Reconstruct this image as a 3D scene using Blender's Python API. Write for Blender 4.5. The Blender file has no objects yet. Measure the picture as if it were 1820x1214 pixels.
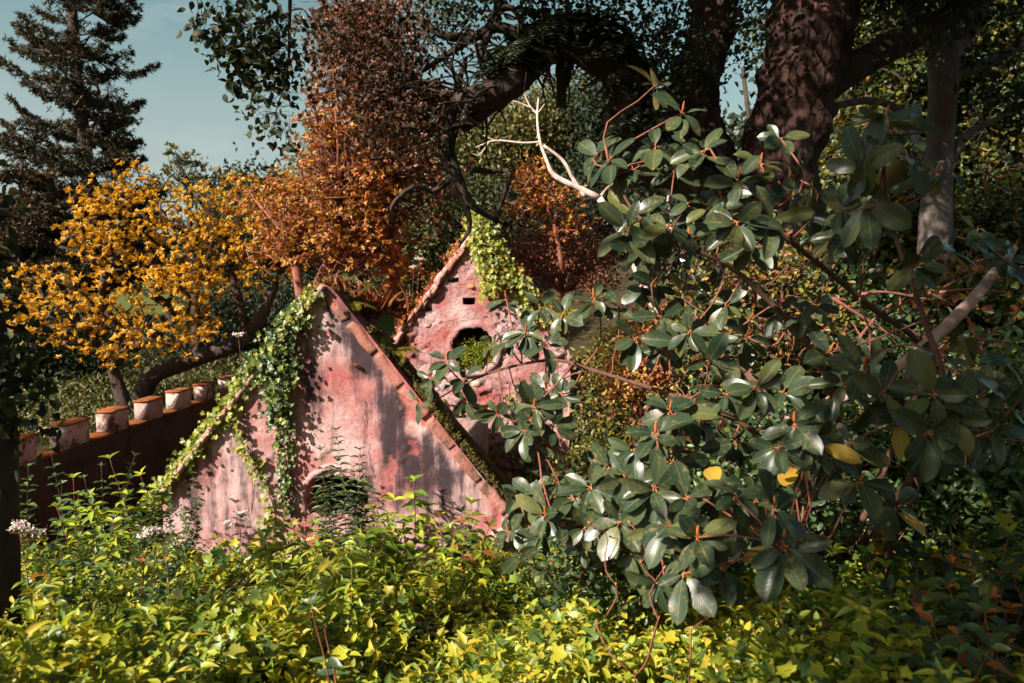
import bpy, math, random
import numpy as np
from mathutils import Vector, Matrix, noise as mnoise
from mathutils.geometry import delaunay_2d_cdt

rng = np.random.default_rng(7)
scene = bpy.context.scene
COL = scene.collection

# ------------------------------------------------------------------ camera, sky, sun, exposure
F = 1314.0
PITCH = math.atan(87 / F)
CAMZ = 1.7
cam_d = bpy.data.cameras.new("camera")
cam_d.sensor_width = 36.0
cam_d.lens = F / 1820 * 36
cam_d.clip_end = 2000
cam_d.clip_start = 0.05
cam_d.dof.use_dof = True
cam_d.dof.focus_distance = 5.2
cam_d.dof.aperture_fstop = 3.2
cam = bpy.data.objects.new("camera", cam_d)
COL.objects.link(cam)
cam.location = (0, 0, CAMZ)
cam.rotation_euler = (math.pi / 2 - PITCH, 0, 0)
scene.camera = cam

SUN_L = Vector((0.62, 0.55, -0.56)).normalized()      # the way the light travels
world = bpy.data.worlds.new("World")
scene.world = world
world.use_nodes = True
wn, wl = world.node_tree.nodes, world.node_tree.links
bg = wn["Background"]
sky = wn.new("ShaderNodeTexSky")
sky.sky_type = 'NISHITA'
sky.sun_disc = False
sky.sun_elevation = math.asin(-SUN_L.z)
sky.sun_rotation = math.atan2(-SUN_L.x, -SUN_L.y)
sky.air_density = 1.0
sky.dust_density = 3.2
sky.ozone_density = 1.0
hsv = wn.new("ShaderNodeHueSaturation")
hsv.inputs["Hue"].default_value = 0.45
hsv.inputs["Saturation"].default_value = 0.9
tint = wn.new("ShaderNodeMix"); tint.data_type = 'RGBA'; tint.blend_type = 'MULTIPLY'
tint.inputs[0].default_value = 1.0
tint.inputs[7].default_value = (0.92, 1.0, 0.93, 1)
wl.new(sky.outputs[0], hsv.inputs["Color"])
wl.new(hsv.outputs[0], tint.inputs[6])
# thin wisps of cloud, the same all over the sky
tc = wn.new("ShaderNodeTexCoord"); mp = wn.new("ShaderNodeMapping")
mp.inputs["Scale"].default_value = (3.0, 3.0, 11.0)
nz = wn.new("ShaderNodeTexNoise"); nz.inputs["Scale"].default_value = 2.2
nz.inputs["Detail"].default_value = 6; nz.inputs["Roughness"].default_value = 0.62
rp = wn.new("ShaderNodeValToRGB")
rp.color_ramp.elements[0].position = 0.54; rp.color_ramp.elements[0].color = (0, 0, 0, 1)
rp.color_ramp.elements[1].position = 0.80; rp.color_ramp.elements[1].color = (0.22, 0.22, 0.22, 1)
cl = wn.new("ShaderNodeMix"); cl.data_type = 'RGBA'
cl.inputs[7].default_value = (7.0, 7.4, 7.0, 1)
wl.new(tc.outputs["Generated"], mp.inputs[0]); wl.new(mp.outputs[0], nz.inputs[0])
wl.new(nz.outputs[0], rp.inputs[0]); wl.new(rp.outputs[0], cl.inputs[0])
wl.new(tint.outputs[2], cl.inputs[6])
sz = wn.new("ShaderNodeSeparateXYZ"); wl.new(tc.outputs["Generated"], sz.inputs[0])
hr = wn.new("ShaderNodeValToRGB"); he = hr.color_ramp.elements
he[0].position = 0.0; he[0].color = (.85, .85, .85, 1)
he[1].position = 0.42; he[1].color = (0, 0, 0, 1)
hr.color_ramp.interpolation = 'EASE'
wl.new(sz.outputs[2], hr.inputs[0])
hz = wn.new("ShaderNodeMix"); hz.data_type = 'RGBA'
hz.inputs[7].default_value = (4.5, 5.0, 4.75, 1)
wl.new(hr.outputs[0], hz.inputs[0]); wl.new(cl.outputs[2], hz.inputs[6])
wl.new(hz.outputs[2], bg.inputs[0])
bg.inputs[1].default_value = 0.055

sun_d = bpy.data.lights.new("sun", 'SUN')
sun_d.energy = 5.0
sun_d.angle = math.radians(0.5)
sun_d.color = (1.0, 0.90, 0.79)
sun = bpy.data.objects.new("sun", sun_d)
COL.objects.link(sun)
sun.location = (-6, -6, 9)
sun.rotation_euler = SUN_L.to_track_quat('-Z', 'Y').to_euler()

vs = scene.view_settings
vs.view_transform = 'Standard'
vs.look = 'None'
vs.exposure = 1.2
vs.gamma = 1.0
vs.use_curve_mapping = False
scene.cycles.max_bounces = 6
scene.cycles.transparent_max_bounces = 4

# ------------------------------------------------------------------ helpers
FWD = np.array((0, math.cos(PITCH), -math.sin(PITCH)))
UP = np.array((0, math.sin(PITCH), math.cos(PITCH)))


def P(px, py, D):
    """The point of the place seen at pixel (px, py) of the photograph, D metres ahead (world y = D)."""
    v = np.array((1.0, 0, 0)) * ((px - 910) / F) + UP * (-(py - 607) / F) + FWD
    return np.array((0, 0, CAMZ)) + v * (D / v[1])


def nrm(v):
    v = np.asarray(v, float)
    return v / np.maximum(np.linalg.norm(v, axis=-1, keepdims=True), 1e-9)


def H(x, y):
    """Height of the ground."""
    x = np.asarray(x, float); y = np.asarray(y, float)
    z = 0.66 - 0.284 * y
    z = np.where(y < 0, 0.66 - 0.1 * y, z)
    flr = -2.1
    k = 0.25
    z = np.log(np.exp(np.clip(z / k, -60, 60)) + np.exp(flr / k)) * k
    right = np.clip(x - 0.9, 0, 8)
    z = z + right * 0.27 * np.clip((y + 1) / 4, 0, 1)
    z = z + np.clip(y - 12.5, 0, 60) * (0.10 + 0.03 * np.clip(x, -5, 12) / 5)
    terr = 1 / (1 + np.exp(-(-6.9 - x) * 8)) / (1 + np.exp(-(y - 7.5) * 2.5))
    zt = -0.95 + np.clip(y - 15, 0, 60) * 0.13
    z = z * (1 - terr) + np.maximum(zt, z) * terr
    z = z + 0.06 * np.sin(1.7 * x + 0.6 * y) * np.cos(1.1 * y - 0.4 * x)
    return z


def make_mesh(name, V, Fc, uv=None, smooth=True, att=None):
    V = np.ascontiguousarray(V, dtype=np.float32); Fc = np.ascontiguousarray(Fc, dtype=np.int32)
    me = bpy.data.meshes.new(name)
    n, m, k = len(V), len(Fc), Fc.shape[1]
    me.vertices.add(n); me.vertices.foreach_set("co", V.ravel())
    me.loops.add(m * k); me.loops.foreach_set("vertex_index", Fc.ravel())
    me.polygons.add(m); me.polygons.foreach_set("loop_start", np.arange(0, m * k, k, dtype=np.int32))
    if smooth:
        me.polygons.foreach_set("use_smooth", np.ones(m, dtype=bool))
    if uv is not None:
        a = me.attributes.new("leafuv", 'FLOAT2', 'POINT')
        a.data.foreach_set("vector", np.ascontiguousarray(uv, dtype=np.float32).ravel())
    for nm, arr in (att or {}).items():
        a = me.attributes.new(nm, 'FLOAT', 'POINT')
        a.data.foreach_set("value", np.ascontiguousarray(arr, dtype=np.float32))
    me.update(calc_edges=True)
    return me


WO = {}      # world origin of each object built (parents are only ever moved, never turned)


def thing(name, label, cat, loc, group=None):
    o = bpy.data.objects.new(name, None); COL.objects.link(o)
    o.empty_display_size = 0.2
    o.location = tuple(loc); WO[o.name] = np.array(loc, float)
    o["label"] = label; o["category"] = cat; o["kind"] = "thing"
    if group: o["group"] = group
    return o


def part(name, geo, mat, parent=None, smooth=True, kind=None, att=None, label=None):
    """One mesh object from world-space geometry (V, F[, uv])."""
    V, Fc = geo[0], geo[1]
    uv = geo[2] if len(geo) > 2 else None
    org = WO[parent.name] if parent is not None else np.zeros(3)
    me = make_mesh(name, np.asarray(V) - org, Fc, uv, smooth, att)
    me.materials.append(mat)
    o = bpy.data.objects.new(name, me); COL.objects.link(o)
    if parent is not None: o.parent = parent
    WO[o.name] = org
    if kind: o["kind"] = kind
    if label: o["label"] = label
    return o


def tag(o, label, cat, group=None, kind=None):
    o["label"] = label; o["category"] = cat
    if group: o["group"] = group
    if kind: o["kind"] = kind
    return o


def put(name, mesh, parent, pos, ydir, zdir, L, W):
    """A copy of a shared mesh as a part of its own: its length along ydir, its face towards zdir."""
    y = nrm(ydir); x = nrm(np.cross(y, zdir)); z = np.cross(x, y)
    o = bpy.data.objects.new(name, mesh); COL.objects.link(o)
    o.parent = parent
    p = np.asarray(pos) - WO[parent.name]
    M = Matrix(((x[0] * W, y[0] * L, z[0] * L, p[0]), (x[1] * W, y[1] * L, z[1] * L, p[1]), (x[2] * W, y[2] * L, z[2] * L, p[2]), (0, 0, 0, 1)))
    o.matrix_basis = M
    return o


def join(geos):
    vs_, fs_, us_, n = [], [], [], 0
    for g in geos:
        if len(g[0]) == 0: continue
        vs_.append(g[0]); fs_.append(np.asarray(g[1]) + n); n += len(g[0])
        us_.append(g[2] if len(g) > 2 else np.zeros((len(g[0]), 2)))
    if not vs_: return np.zeros((0, 3)), np.zeros((0, 3), int), np.zeros((0, 2))
    return np.concatenate(vs_), np.concatenate(fs_), np.concatenate(us_)


def tube(pts, rad, sides=6, cap=True):
    pts = np.asarray(pts, float); n = len(pts)
    rad = np.broadcast_to(np.asarray(rad, float), (n,))
    t = nrm(np.gradient(pts, axis=0))
    ref = np.array((0.31, 0.17, 0.93)) if abs(t[0][2]) < 0.9 else np.array((1.0, 0.2, 0.1))
    a = nrm(np.cross(t, ref)); b = np.cross(t, a)
    ang = np.linspace(0, 2 * np.pi, sides, endpoint=False)
    ring = np.cos(ang)[None, :, None] * a[:, None] + np.sin(ang)[None, :, None] * b[:, None]
    V = (pts[:, None] + ring * rad[:, None, None]).reshape(-1, 3)
    i = np.arange(n - 1)[:, None] * sides; j = np.arange(sides)[None]; j2 = (j + 1) % sides
    q = np.stack((i + j, i + j2, i + sides + j2, i + sides + j), -1).reshape(-1, 4)
    Fc = np.concatenate((q[:, [0, 1, 2]], q[:, [0, 2, 3]]))
    if cap and n > 1:
        e = (n - 1) * sides
        Fc = np.concatenate((Fc, [[e, e + k, e + k + 1] for k in range(1, sides - 1)], [[0, k + 1, k] for k in range(1, sides - 1)]))
    return V, Fc, np.zeros((len(V), 2))


def spline(ctrl, n=16):
    """Catmull-Rom through the control points (any number of columns)."""
    c = np.asarray(ctrl, float)
    if len(c) == 2:
        return c[0] + (c[1] - c[0]) * np.linspace(0, 1, n)[:, None]
    e = np.concatenate(([2 * c[0] - c[1]], c, [2 * c[-1] - c[-2]]))
    out = []
    for u in np.linspace(0, len(c) - 1 - 1e-6, n):
        i = int(u); f = u - i
        p0, p1, p2, p3 = e[i:i + 4]
        out.append(0.5 * (2 * p1 + (p2 - p0) * f + (2 * p0 - 5 * p1 + 4 * p2 - p3) * f * f + (3 * p1 - p0 - 3 * p2 + p3) * f ** 3))
    return np.array(out)


# ---- leaf templates: length along +y (0..1), width along x (-.5...5), face +z
def leaf_tmpl(nr=6, nc=4, peak=0.5, power=0.8, droop=0.15, fold=0.18, tip=1.0, wave=0.0, petiole=0.0):
    ts = np.linspace(0, 1, nr + 1); V, U = [], []
    for t in ts:
        s = t ** (math.log(0.5) / math.log(peak))
        w = max(math.sin(math.pi * min(s, 1)) ** power, 0.0) * 0.5
        if t > 0.8: w *= tip + (1 - tip) * (1 - (t - 0.8) / 0.2)
        for c in np.linspace(-1, 1, nc + 1):
            x = c * w
            V.append((x, petiole + t * (1 - petiole), -droop * t * t + fold * abs(x) + wave * math.sin(9 * t + 2 * c) * abs(c)))
            U.append((c * 0.5 + 0.5 if w > 0.02 else 0.5, t))
    Fc = []
    for r in range(nr):
        for c in range(nc):
            a = r * (nc + 1) + c; b = a + nc + 1
            if r > 0: Fc.append((a, a + 1, b + 1 if r < nr - 1 else b))
            if r < nr - 1: Fc.append((a, b + 1, b))
    return np.array(V), np.array(Fc), np.array(U)


def fan_tmpl(outline, cup=0.1, cy=0.4):
    V = [(0, cy, -cup * 0.6)] + [(x, y, cup * (abs(x) * 1.2 - 0.5 * (y > 0.85))) for x, y in outline]
    n = len(outline)
    Fc = [(0, i + 1, (i + 1) % n + 1) for i in range(n)]
    U = [(0.5 + v[0] * 0.9, v[1]) for v in V]
    return np.array(V), np.array(Fc), np.array(U)


T_DIA = (np.array([(0, 0, 0), (.5, .5, .12), (0, 1, -.05), (-.5, .5, .12)], float), np.array([(0, 1, 2), (0, 2, 3)]), np.array([(.5, 0), (1, .5), (.5, 1), (0, .5)], float))
T_OVAL = leaf_tmpl(4, 2, 0.45, 0.8, 0.2, 0.3)
T_LANCE = leaf_tmpl(4, 2, 0.42, 0.95, 0.35, 0.35)
T_NEEDLE = (np.array([(-.5, 0, 0), (.5, 0, 0), (0.0, 1, 0)], float), np.array([(0, 1, 2)]), np.array([(0, 0), (1, 0), (.5, 1)], float))
_iv = [(0, 0.12), (0.22, 0.0), (0.5, 0.12), (0.36, 0.32), (0.56, 0.55), (0.26, 0.62), (0.0, 1.0), (-0.26, 0.62), (-0.56, 0.55), (-0.36, 0.32), (-0.5, 0.12), (-0.22, 0.0)]
T_IVY = fan_tmpl(_iv, 0.16)
_hr = [(0, 0.06), (0.3, 0.0), (0.46, 0.22), (0.36, 0.55), (0.14, 0.85), (0, 1.0), (-0.14, 0.85), (-0.36, 0.55), (-0.46, 0.22), (-0.3, 0.0)]
T_HEART = fan_tmpl(_hr, 0.2, 0.45)


def scatter(T, pos, ydir, zdir, L, W):
    """All copies of a template as one set of triangles."""
    pos = np.asarray(pos, float); N = len(pos)
    if N == 0: return np.zeros((0, 3)), np.zeros((0, 3), int), np.zeros((0, 2))
    y = nrm(ydir); z0 = np.asarray(zdir, float) + 1e-4 * rng.normal(size=(N, 3))
    x = nrm(np.cross(y, z0)); z = np.cross(x, y)
    L = np.broadcast_to(L, (N,))[:, None, None]; W = np.broadcast_to(W, (N,))[:, None, None]
    t = T[0]
    V = pos[:, None] + t[None, :, 0:1] * W * x[:, None] + t[None, :, 1:2] * L * y[:, None] + t[None, :, 2:3] * L * z[:, None]
    k = len(t)
    Fc = T[1][None] + (np.arange(N) * k)[:, None, None]
    return V.reshape(-1, 3), Fc.reshape(-1, 3), np.tile(T[2], (N, 1))


def rnd_dirs(n, up=0.0, axis=None, spread=1.0):
    d = rng.normal(size=(n, 3)) * spread
    d[:, 2] += up
    if axis is not None: d = d + axis
    return nrm(d)


def rosettes(T, tips, axes, n, L, ratio, open_=0.9, jit=0.25):
    """n leaves spreading round each twig end."""
    tips = np.asarray(tips); N = len(tips)
    ax = nrm(axes)
    a = nrm(np.cross(ax, rng.normal(size=(N, 3)))); b = np.cross(ax, a)
    ang = (np.arange(n)[None] * 2.4 + rng.uniform(0, 6.28, (N, 1)) + rng.normal(size=(N, n)) * 0.3)
    o = open_ + rng.normal(size=(N, n)) * jit
    d = (np.cos(ang) * np.sin(o))[..., None] * a[:, None] + (np.sin(ang) * np.sin(o))[..., None] * b[:, None] + np.cos(o)[..., None] * ax[:, None]
    z = ax[:, None] * np.sin(o)[..., None] * 1.0 - (d - ax[:, None] * np.cos(o)[..., None]) * np.cos(o)[..., None]
    z = z + rng.normal(size=z.shape) * 0.25
    Ls = L * rng.uniform(0.6, 1.15, (N, n))
    p = np.repeat(tips[:, None], n, 1) - ax[:, None] * (np.linspace(0, 0.5, n)[None, :, None] * L)
    return scatter(T, p.reshape(-1, 3), d.reshape(-1, 3), z.reshape(-1, 3), Ls.ravel(), Ls.ravel() * ratio)


def skeleton(trunks, tips, r_tip, seg=0.3, wig=0.12, sag=0.0, bias=None, rmax=None, expo=0.5):
    """Branch paths (points, radii) from given trunk polylines [(points, radii)] out to every tip."""
    pos, par, fix = [], [], []
    for pts, rad in trunks:
        k0 = len(pos)
        for i, p in enumerate(pts):
            if i == 0 and k0 > 0:
                d = [np.linalg.norm(np.array(q) - p) for q in pos[:k0]]; par.append(int(np.argmin(d)))
            else:
                par.append(len(pos) - 1 if i else -1)
            pos.append(np.array(p, float)); fix.append(rad[i])
    nt = len(pos)
    tips = np.asarray(tips, float)
    base = np.array(pos)
    d0 = np.min(np.linalg.norm(tips[:, None] - base[None], axis=2), axis=1)
    root = base[0]
    tipnode = []
    cap = 60000
    arr = np.zeros((cap, 3)); arr[:nt] = base; n = nt
    for ti in np.argsort(d0):
        t = tips[ti]
        dv = np.linalg.norm(arr[:n] - t, axis=1) + 0.25 * np.linalg.norm(arr[:n] - root, axis=1) * (np.arange(n) >= nt)
        j = int(np.argmin(dv)); s = arr[j].copy(); dist = np.linalg.norm(t - s)
        m = max(1, int(math.ceil(dist / seg)))
        off = rng.normal(size=3) * wig * dist
        prev = j
        for q in range(1, m + 1):
            f = q / m
            p = s + (t - s) * f + off * math.sin(math.pi * f) + np.array((0, 0, sag * dist * math.sin(math.pi * f))) + (rng.normal(size=3) * wig * seg * 0.5 if q < m else 0)
            arr[n] = p; par.append(prev); fix.append(None); prev = n; n += 1
        tipnode.append((ti, prev))
    cnt = np.zeros(n)
    for _, k in tipnode:
        while k >= 0:
            cnt[k] += 1; k = par[k]
    rad = np.array([fix[i] if fix[i] is not None else r_tip * max(cnt[i], 1) ** expo for i in range(n)])
    if rmax is not None: rad[nt:] = np.minimum(rad[nt:], rmax)
    kids = [[] for _ in range(n)]
    for i in range(n):
        if par[i] >= 0: kids[par[i]].append(i)
    paths = []
    stack = [(0, None)]
    while stack:
        i, start = stack.pop()
        pth = [start] if start is not None else []
        pr = [min(rad[start], rad[i] * 1.15)] if start is not None else []
        k = i
        while True:
            pth.append(k); pr.append(rad[k])
            ch = kids[k]
            if not ch: break
            main = max(ch, key=lambda c: (fix[c] is not None, cnt[c]))
            for c in ch:
                if c != main: stack.append((c, k))
            k = main
        paths.append((arr[pth], np.array(pr), fix[i] is not None))
    tipdir = np.zeros((len(tips), 3))
    for ti, k in tipnode: tipdir[ti] = arr[k] - arr[par[k]]
    return paths, nrm(tipdir)


def paths_geo(paths, sides=6, which=None):
    out = []
    for pts, r, ist in paths:
        if which is not None and ist != which: continue
        if len(pts) < 2: continue
        s = sides if r.max() > 0.02 else max(4, sides - 2)
        if r.max() < 0.006: s = 3
        out.append(tube(pts, r, s))
    return join(out)


def lobe_pts(lobes):
    """Points through ellipsoid lobes (px, py, D, rx_px, ry_px, depth_m, n), mostly in the outer shell."""
    out = []
    for px, py, D, rx, ry, rz, n in lobes:
        c = P(px, py, D)
        u = nrm(rng.normal(size=(n, 3))) * (rng.uniform(0.15, 1, (n, 1)) ** 0.45)
        out.append(c + u * np.array((rx * D / F, rz, ry * D / F)))
    return np.concatenate(out)


# ------------------------------------------------------------------ materials
def new_mat(name):
    m = bpy.data.materials.new(name); m.use_nodes = True
    nt = m.node_tree
    return m, nt.nodes, nt.links, nt.nodes["Principled BSDF"]


def ramp(N, stops):
    r = N.new("ShaderNodeValToRGB"); e = r.color_ramp.elements
    while len(e) < len(stops): e.new(0.5)
    for k, (p, c) in enumerate(stops):
        e[k].position = p; e[k].color = (*c, 1)
    return r


def noise_node(N, L, scale, detail=4, rough=0.55, vec=None, mscale=None):
    n = N.new("ShaderNodeTexNoise"); n.inputs["Scale"].default_value = scale
    n.inputs["Detail"].default_value = detail; n.inputs["Roughness"].default_value = rough
    g = N.new("ShaderNodeNewGeometry") if vec is None else None
    src = g.outputs["Position"] if vec is None else vec
    if mscale is not None:
        m = N.new("ShaderNodeMapping"); m.inputs["Scale"].default_value = mscale
        L.new(src, m.inputs[0]); src = m.outputs[0]
    L.new(src, n.inputs["Vector"])
    return n


def mixc(N, L, fac, a, b, blend='MIX'):
    m = N.new("ShaderNodeMix"); m.data_type = 'RGBA'; m.blend_type = blend
    for sock, v in ((m.inputs[0], fac), (m.inputs[6], a), (m.inputs[7], b)):
        if isinstance(v, (int, float)): sock.default_value = v
        elif isinstance(v, tuple): sock.default_value = (*v, 1)
        else: L.new(v, sock)
    return m.outputs[2]


def leafmat(name, cols, rough=0.45, trans=0.35, ttint=(1.0, 1.0, 0.5), under=None, rib=None, spot=None, spec=0.5, pos_scale=0.9, pos_amt=0.35):
    """Leaves: colour differs leaf by leaf and a little place by place; light passes through."""
    m, N, L, B = new_mat(name)
    g = N.new("ShaderNodeNewGeometry"); oi = N.new("ShaderNodeObjectInfo")
    ad = N.new("ShaderNodeMath"); ad.operation = 'ADD'
    L.new(g.outputs["Random Per Island"], ad.inputs[0]); L.new(oi.outputs["Random"], ad.inputs[1])
    nz = noise_node(N, L, pos_scale, 3)
    am = N.new("ShaderNodeMath"); am.operation = 'MULTIPLY_ADD'
    L.new(nz.outputs[0], am.inputs[0]); am.inputs[1].default_value = pos_amt * 4; L.new(ad.outputs[0], am.inputs[2])
    fr = N.new("ShaderNodeMath"); fr.operation = 'PINGPONG'; fr.inputs[1].default_value = 1.0
    L.new(am.outputs[0], fr.inputs[0])
    n = len(cols)
    r = ramp(N, [((i + 0.5) / n, c) for i, c in enumerate(cols)])
    L.new(fr.outputs[0], r.inputs[0])
    col = r.outputs[0]
    at = N.new("ShaderNodeAttribute"); at.attribute_name = "leafuv"
    sx = N.new("ShaderNodeSeparateXYZ"); L.new(at.outputs["Vector"], sx.inputs[0])
    if spot is not None:
        sn = noise_node(N, L, 55, 5, 0.7)
        sr = ramp(N, [(0.52, (0, 0, 0)), (0.66, (0.75, 0.75, 0.75))]); L.new(sn.outputs[0], sr.inputs[0])
        bn = noise_node(N, L, 7, 3); br = ramp(N, [(0.40, (0, 0, 0)), (0.56, (1, 1, 1))]); L.new(bn.outputs[0], br.inputs[0])
        mu = N.new("ShaderNodeMath"); mu.operation = 'MULTIPLY'; L.new(sr.outputs[0], mu.inputs[0]); L.new(br.outputs[0], mu.inputs[1])
        col = mixc(N, L, mu.outputs[0], col, spot)
    if rib is not None:
        d = N.new("ShaderNodeMath"); d.operation = 'SUBTRACT'; L.new(sx.outputs[0], d.inputs[0]); d.inputs[1].default_value = 0.5
        a = N.new("ShaderNodeMath"); a.operation = 'ABSOLUTE'; L.new(d.outputs[0], a.inputs[0])
        rr = ramp(N, [(0.004, (0.55, 0.55, 0.55)), (0.022, (0, 0, 0))]); L.new(a.outputs[0], rr.inputs[0])
        col = mixc(N, L, rr.outputs[0], col, rib)
        wv = N.new("ShaderNodeMath"); wv.operation = 'MULTIPLY_ADD'; L.new(a.outputs[0], wv.inputs[0]); wv.inputs[1].default_value = -0.7; L.new(sx.outputs[1], wv.inputs[2])
        w2 = N.new("ShaderNodeMath"); w2.operation = 'MULTIPLY'; L.new(wv.outputs[0], w2.inputs[0]); w2.inputs[1].default_value = 75
        w3 = N.new("ShaderNodeMath"); w3.operation = 'SINE'; L.new(w2.outputs[0], w3.inputs[0])
        bp = N.new("ShaderNodeBump"); bp.inputs["Strength"].default_value = 0.05; bp.inputs["Distance"].default_value = 0.002
        L.new(w3.outputs[0], bp.inputs["Height"]); L.new(bp.outputs[0], B.inputs["Normal"])
    if under is not None:
        col = mixc(N, L, g.outputs["Backfacing"], col, under)
    L.new(col, B.inputs["Base Color"])
    B.inputs["Roughness"].default_value = rough
    B.inputs["Specular IOR Level"].default_value = spec
    if trans > 0:
        t = N.new("ShaderNodeBsdfTranslucent"); tcol = mixc(N, L, 1.0, col, ttint, 'MULTIPLY')
        L.new(tcol, t.inputs[0])
        mx = N.new("ShaderNodeMixShader"); mx.inputs[0].default_value = trans
        L.new(B.outputs[0], mx.inputs[1]); L.new(t.outputs[0], mx.inputs[2])
        L.new(mx.outputs[0], N["Material Output"].inputs[0])
    return m


def barkmat(name, c1, c2, scale=6, mscale=(1, 1, 0.25), c3=None, c3pos=0.6, bump=0.6, dist=0.03, rough=0.9):
    m, N, L, B = new_mat(name)
    n = noise_node(N, L, scale, 8, 0.65, mscale=mscale)
    r = ramp(N, [(0.32, c1), (0.68, c2)]); L.new(n.outputs[0], r.inputs[0])
    col = r.outputs[0]
    if c3 is not None:
        k = noise_node(N, L, scale * 0.35, 5, 0.6)
        kr = ramp(N, [(c3pos - 0.08, (0, 0, 0)), (c3pos + 0.06, (1, 1, 1))]); L.new(k.outputs[0], kr.inputs[0])
        col = mixc(N, L, kr.outputs[0], col, c3)
    L.new(col, B.inputs["Base Color"]); B.inputs["Roughness"].default_value = rough
    B.inputs["Specular IOR Level"].default_value = 0.25
    v = N.new("ShaderNodeTexVoronoi"); v.feature = 'DISTANCE_TO_EDGE'; v.inputs["Scale"].default_value = scale * 1.6
    g = N.new("ShaderNodeNewGeometry"); mm = N.new("ShaderNodeMapping"); mm.inputs["Scale"].default_value = mscale
    ws = N.new("ShaderNodeMix"); ws.data_type = 'VECTOR'; ws.inputs[0].default_value = 0.12
    L.new(g.outputs["Position"], mm.inputs[0]); L.new(mm.outputs[0], ws.inputs[4]); L.new(n.outputs[1], ws.inputs[5])
    L.new(ws.outputs[1], v.inputs["Vector"])
    s = N.new("ShaderNodeMath"); s.operation = 'MINIMUM'; L.new(v.outputs["Distance"], s.inputs[0]); s.inputs[1].default_value = 0.18
    a = N.new("ShaderNodeMath"); a.operation = 'MULTIPLY_ADD'; L.new(s.outputs[0], a.inputs[0]); a.inputs[1].default_value = 3.0; L.new(n.outputs[0], a.inputs[2])
    bp = N.new("ShaderNodeBump"); bp.inputs["Strength"].default_value = bump; bp.inputs["Distance"].default_value = dist
    L.new(a.outputs[0], bp.inputs["Height"]); L.new(bp.outputs[0], B.inputs["Normal"])
    return m


M = {}
M['ivy'] = leafmat('ivy leaf', [(.04, .09, .025), (.14, .22, .03), (.32, .38, .035), (.44, .46, .04), (.48, .46, .04), (.20, .29, .035), (.06, .12, .03), (.52, .42, .04)], 0.42, 0.42, (1.1, 1.0, .3), pos_scale=0.7)
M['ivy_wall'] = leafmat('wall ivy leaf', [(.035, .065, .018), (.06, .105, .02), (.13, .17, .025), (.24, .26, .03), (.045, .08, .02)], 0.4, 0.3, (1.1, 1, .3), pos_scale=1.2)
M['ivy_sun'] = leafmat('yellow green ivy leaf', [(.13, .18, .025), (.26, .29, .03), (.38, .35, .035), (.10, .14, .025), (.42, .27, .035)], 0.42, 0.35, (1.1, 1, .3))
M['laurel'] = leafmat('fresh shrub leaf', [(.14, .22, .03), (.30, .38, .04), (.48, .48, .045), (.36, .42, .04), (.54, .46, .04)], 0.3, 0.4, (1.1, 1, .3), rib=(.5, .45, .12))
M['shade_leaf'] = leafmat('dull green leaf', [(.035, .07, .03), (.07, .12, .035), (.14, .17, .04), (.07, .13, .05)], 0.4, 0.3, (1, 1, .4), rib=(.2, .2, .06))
M['orange_leaf'] = leafmat('orange leaf', [(.42, .12, .02), (.5, .2, .03), (.35, .1, .02)], 0.45, 0.35, (1, .8, .4), rib=(.5, .3, .1))
M['rhodo'] = leafmat('rhododendron leaf', [(.021, .040, .021), (.034, .055, .028), (.052, .074, .034), (.027, .047, .026), (.10, .11, .034), (.036, .058, .03), (.13, .12, .035)], 0.33, 0.10, (1.4, 1.3, .35), under=(.17, .145, .05), rib=(.28, .24, .07), spot=(.22, .14, .045), spec=0.34)
M['rhodo_old'] = leafmat('yellowing rhododendron leaf', [(.38, .30, .05), (.5, .27, .03), (.30, .30, .06)], 0.35, 0.25, (1.2, 1, .3), under=(.4, .22, .05), rib=(.55, .4, .1), spot=(.25, .12, .03))
M['bud'] = leafmat('orange bud', [(.55, .17, .04), (.48, .12, .05), (.6, .25, .06)], 0.4, 0.1, (1, .7, .4))
M['twig_red'] = barkmat('reddish twig', (.16, .05, .035), (.30, .12, .08), 30, (1, 1, .5), bump=.3, dist=.004)
M['twig_brown'] = barkmat('brown twig', (.07, .035, .025), (.17, .085, .055), 24, (1, 1, .5), bump=.3, dist=.004)
M['twig_pale'] = barkmat('pale pinkish bark', (.42, .25, .20), (.62, .45, .38), 14, (1, 1, .4), c3=(.18, .10, .08), c3pos=.62, bump=.4, dist=.006)
M['bark_old'] = barkmat('old cracked bark', (.03, .018, .016), (.11, .055, .046), 4.5, (1, 1, .5), c3=(.15, .065, .06), c3pos=.58, bump=1.0, dist=.08)
M['bark_dark'] = barkmat('dark bark', (.025, .020, .016), (.075, .05, .038), 6, (1, 1, .3))
M['bark_grey'] = barkmat('grey bark', (.09, .075, .068), (.20, .16, .14), 7, (1, 1, .4), c3=(.13, .07, .055), bump=.5, dist=.02)
M['bark_white'] = barkmat('white dead bark', (.45, .33, .29), (.68, .56, .50), 9, (1, 1, .4), c3=(.28, .17, .13), c3pos=.6, bump=.4, dist=.012)
M['yellow'] = leafmat('amber leaf', [(.52, .32, .028), (.70, .40, .028), (.78, .47, .04), (.66, .30, .022), (.22, .19, .03)], 0.5, 0.42, (1.1, .95, .35), pos_scale=0.5)
M['orange'] = leafmat('orange red leaf', [(.52, .15, .03), (.60, .24, .03), (.34, .09, .035), (.16, .12, .03), (.62, .34, .04), (.24, .08, .03)], 0.42, 0.3, (1.1, .85, .4), pos_scale=0.7)
M['copper'] = leafmat('copper leaf', [(.20, .065, .03), (.12, .06, .025), (.28, .10, .035), (.07, .055, .028), (.10, .045, .03)], 0.4, 0.25, (1.1, .85, .4), pos_scale=0.6)
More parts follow.
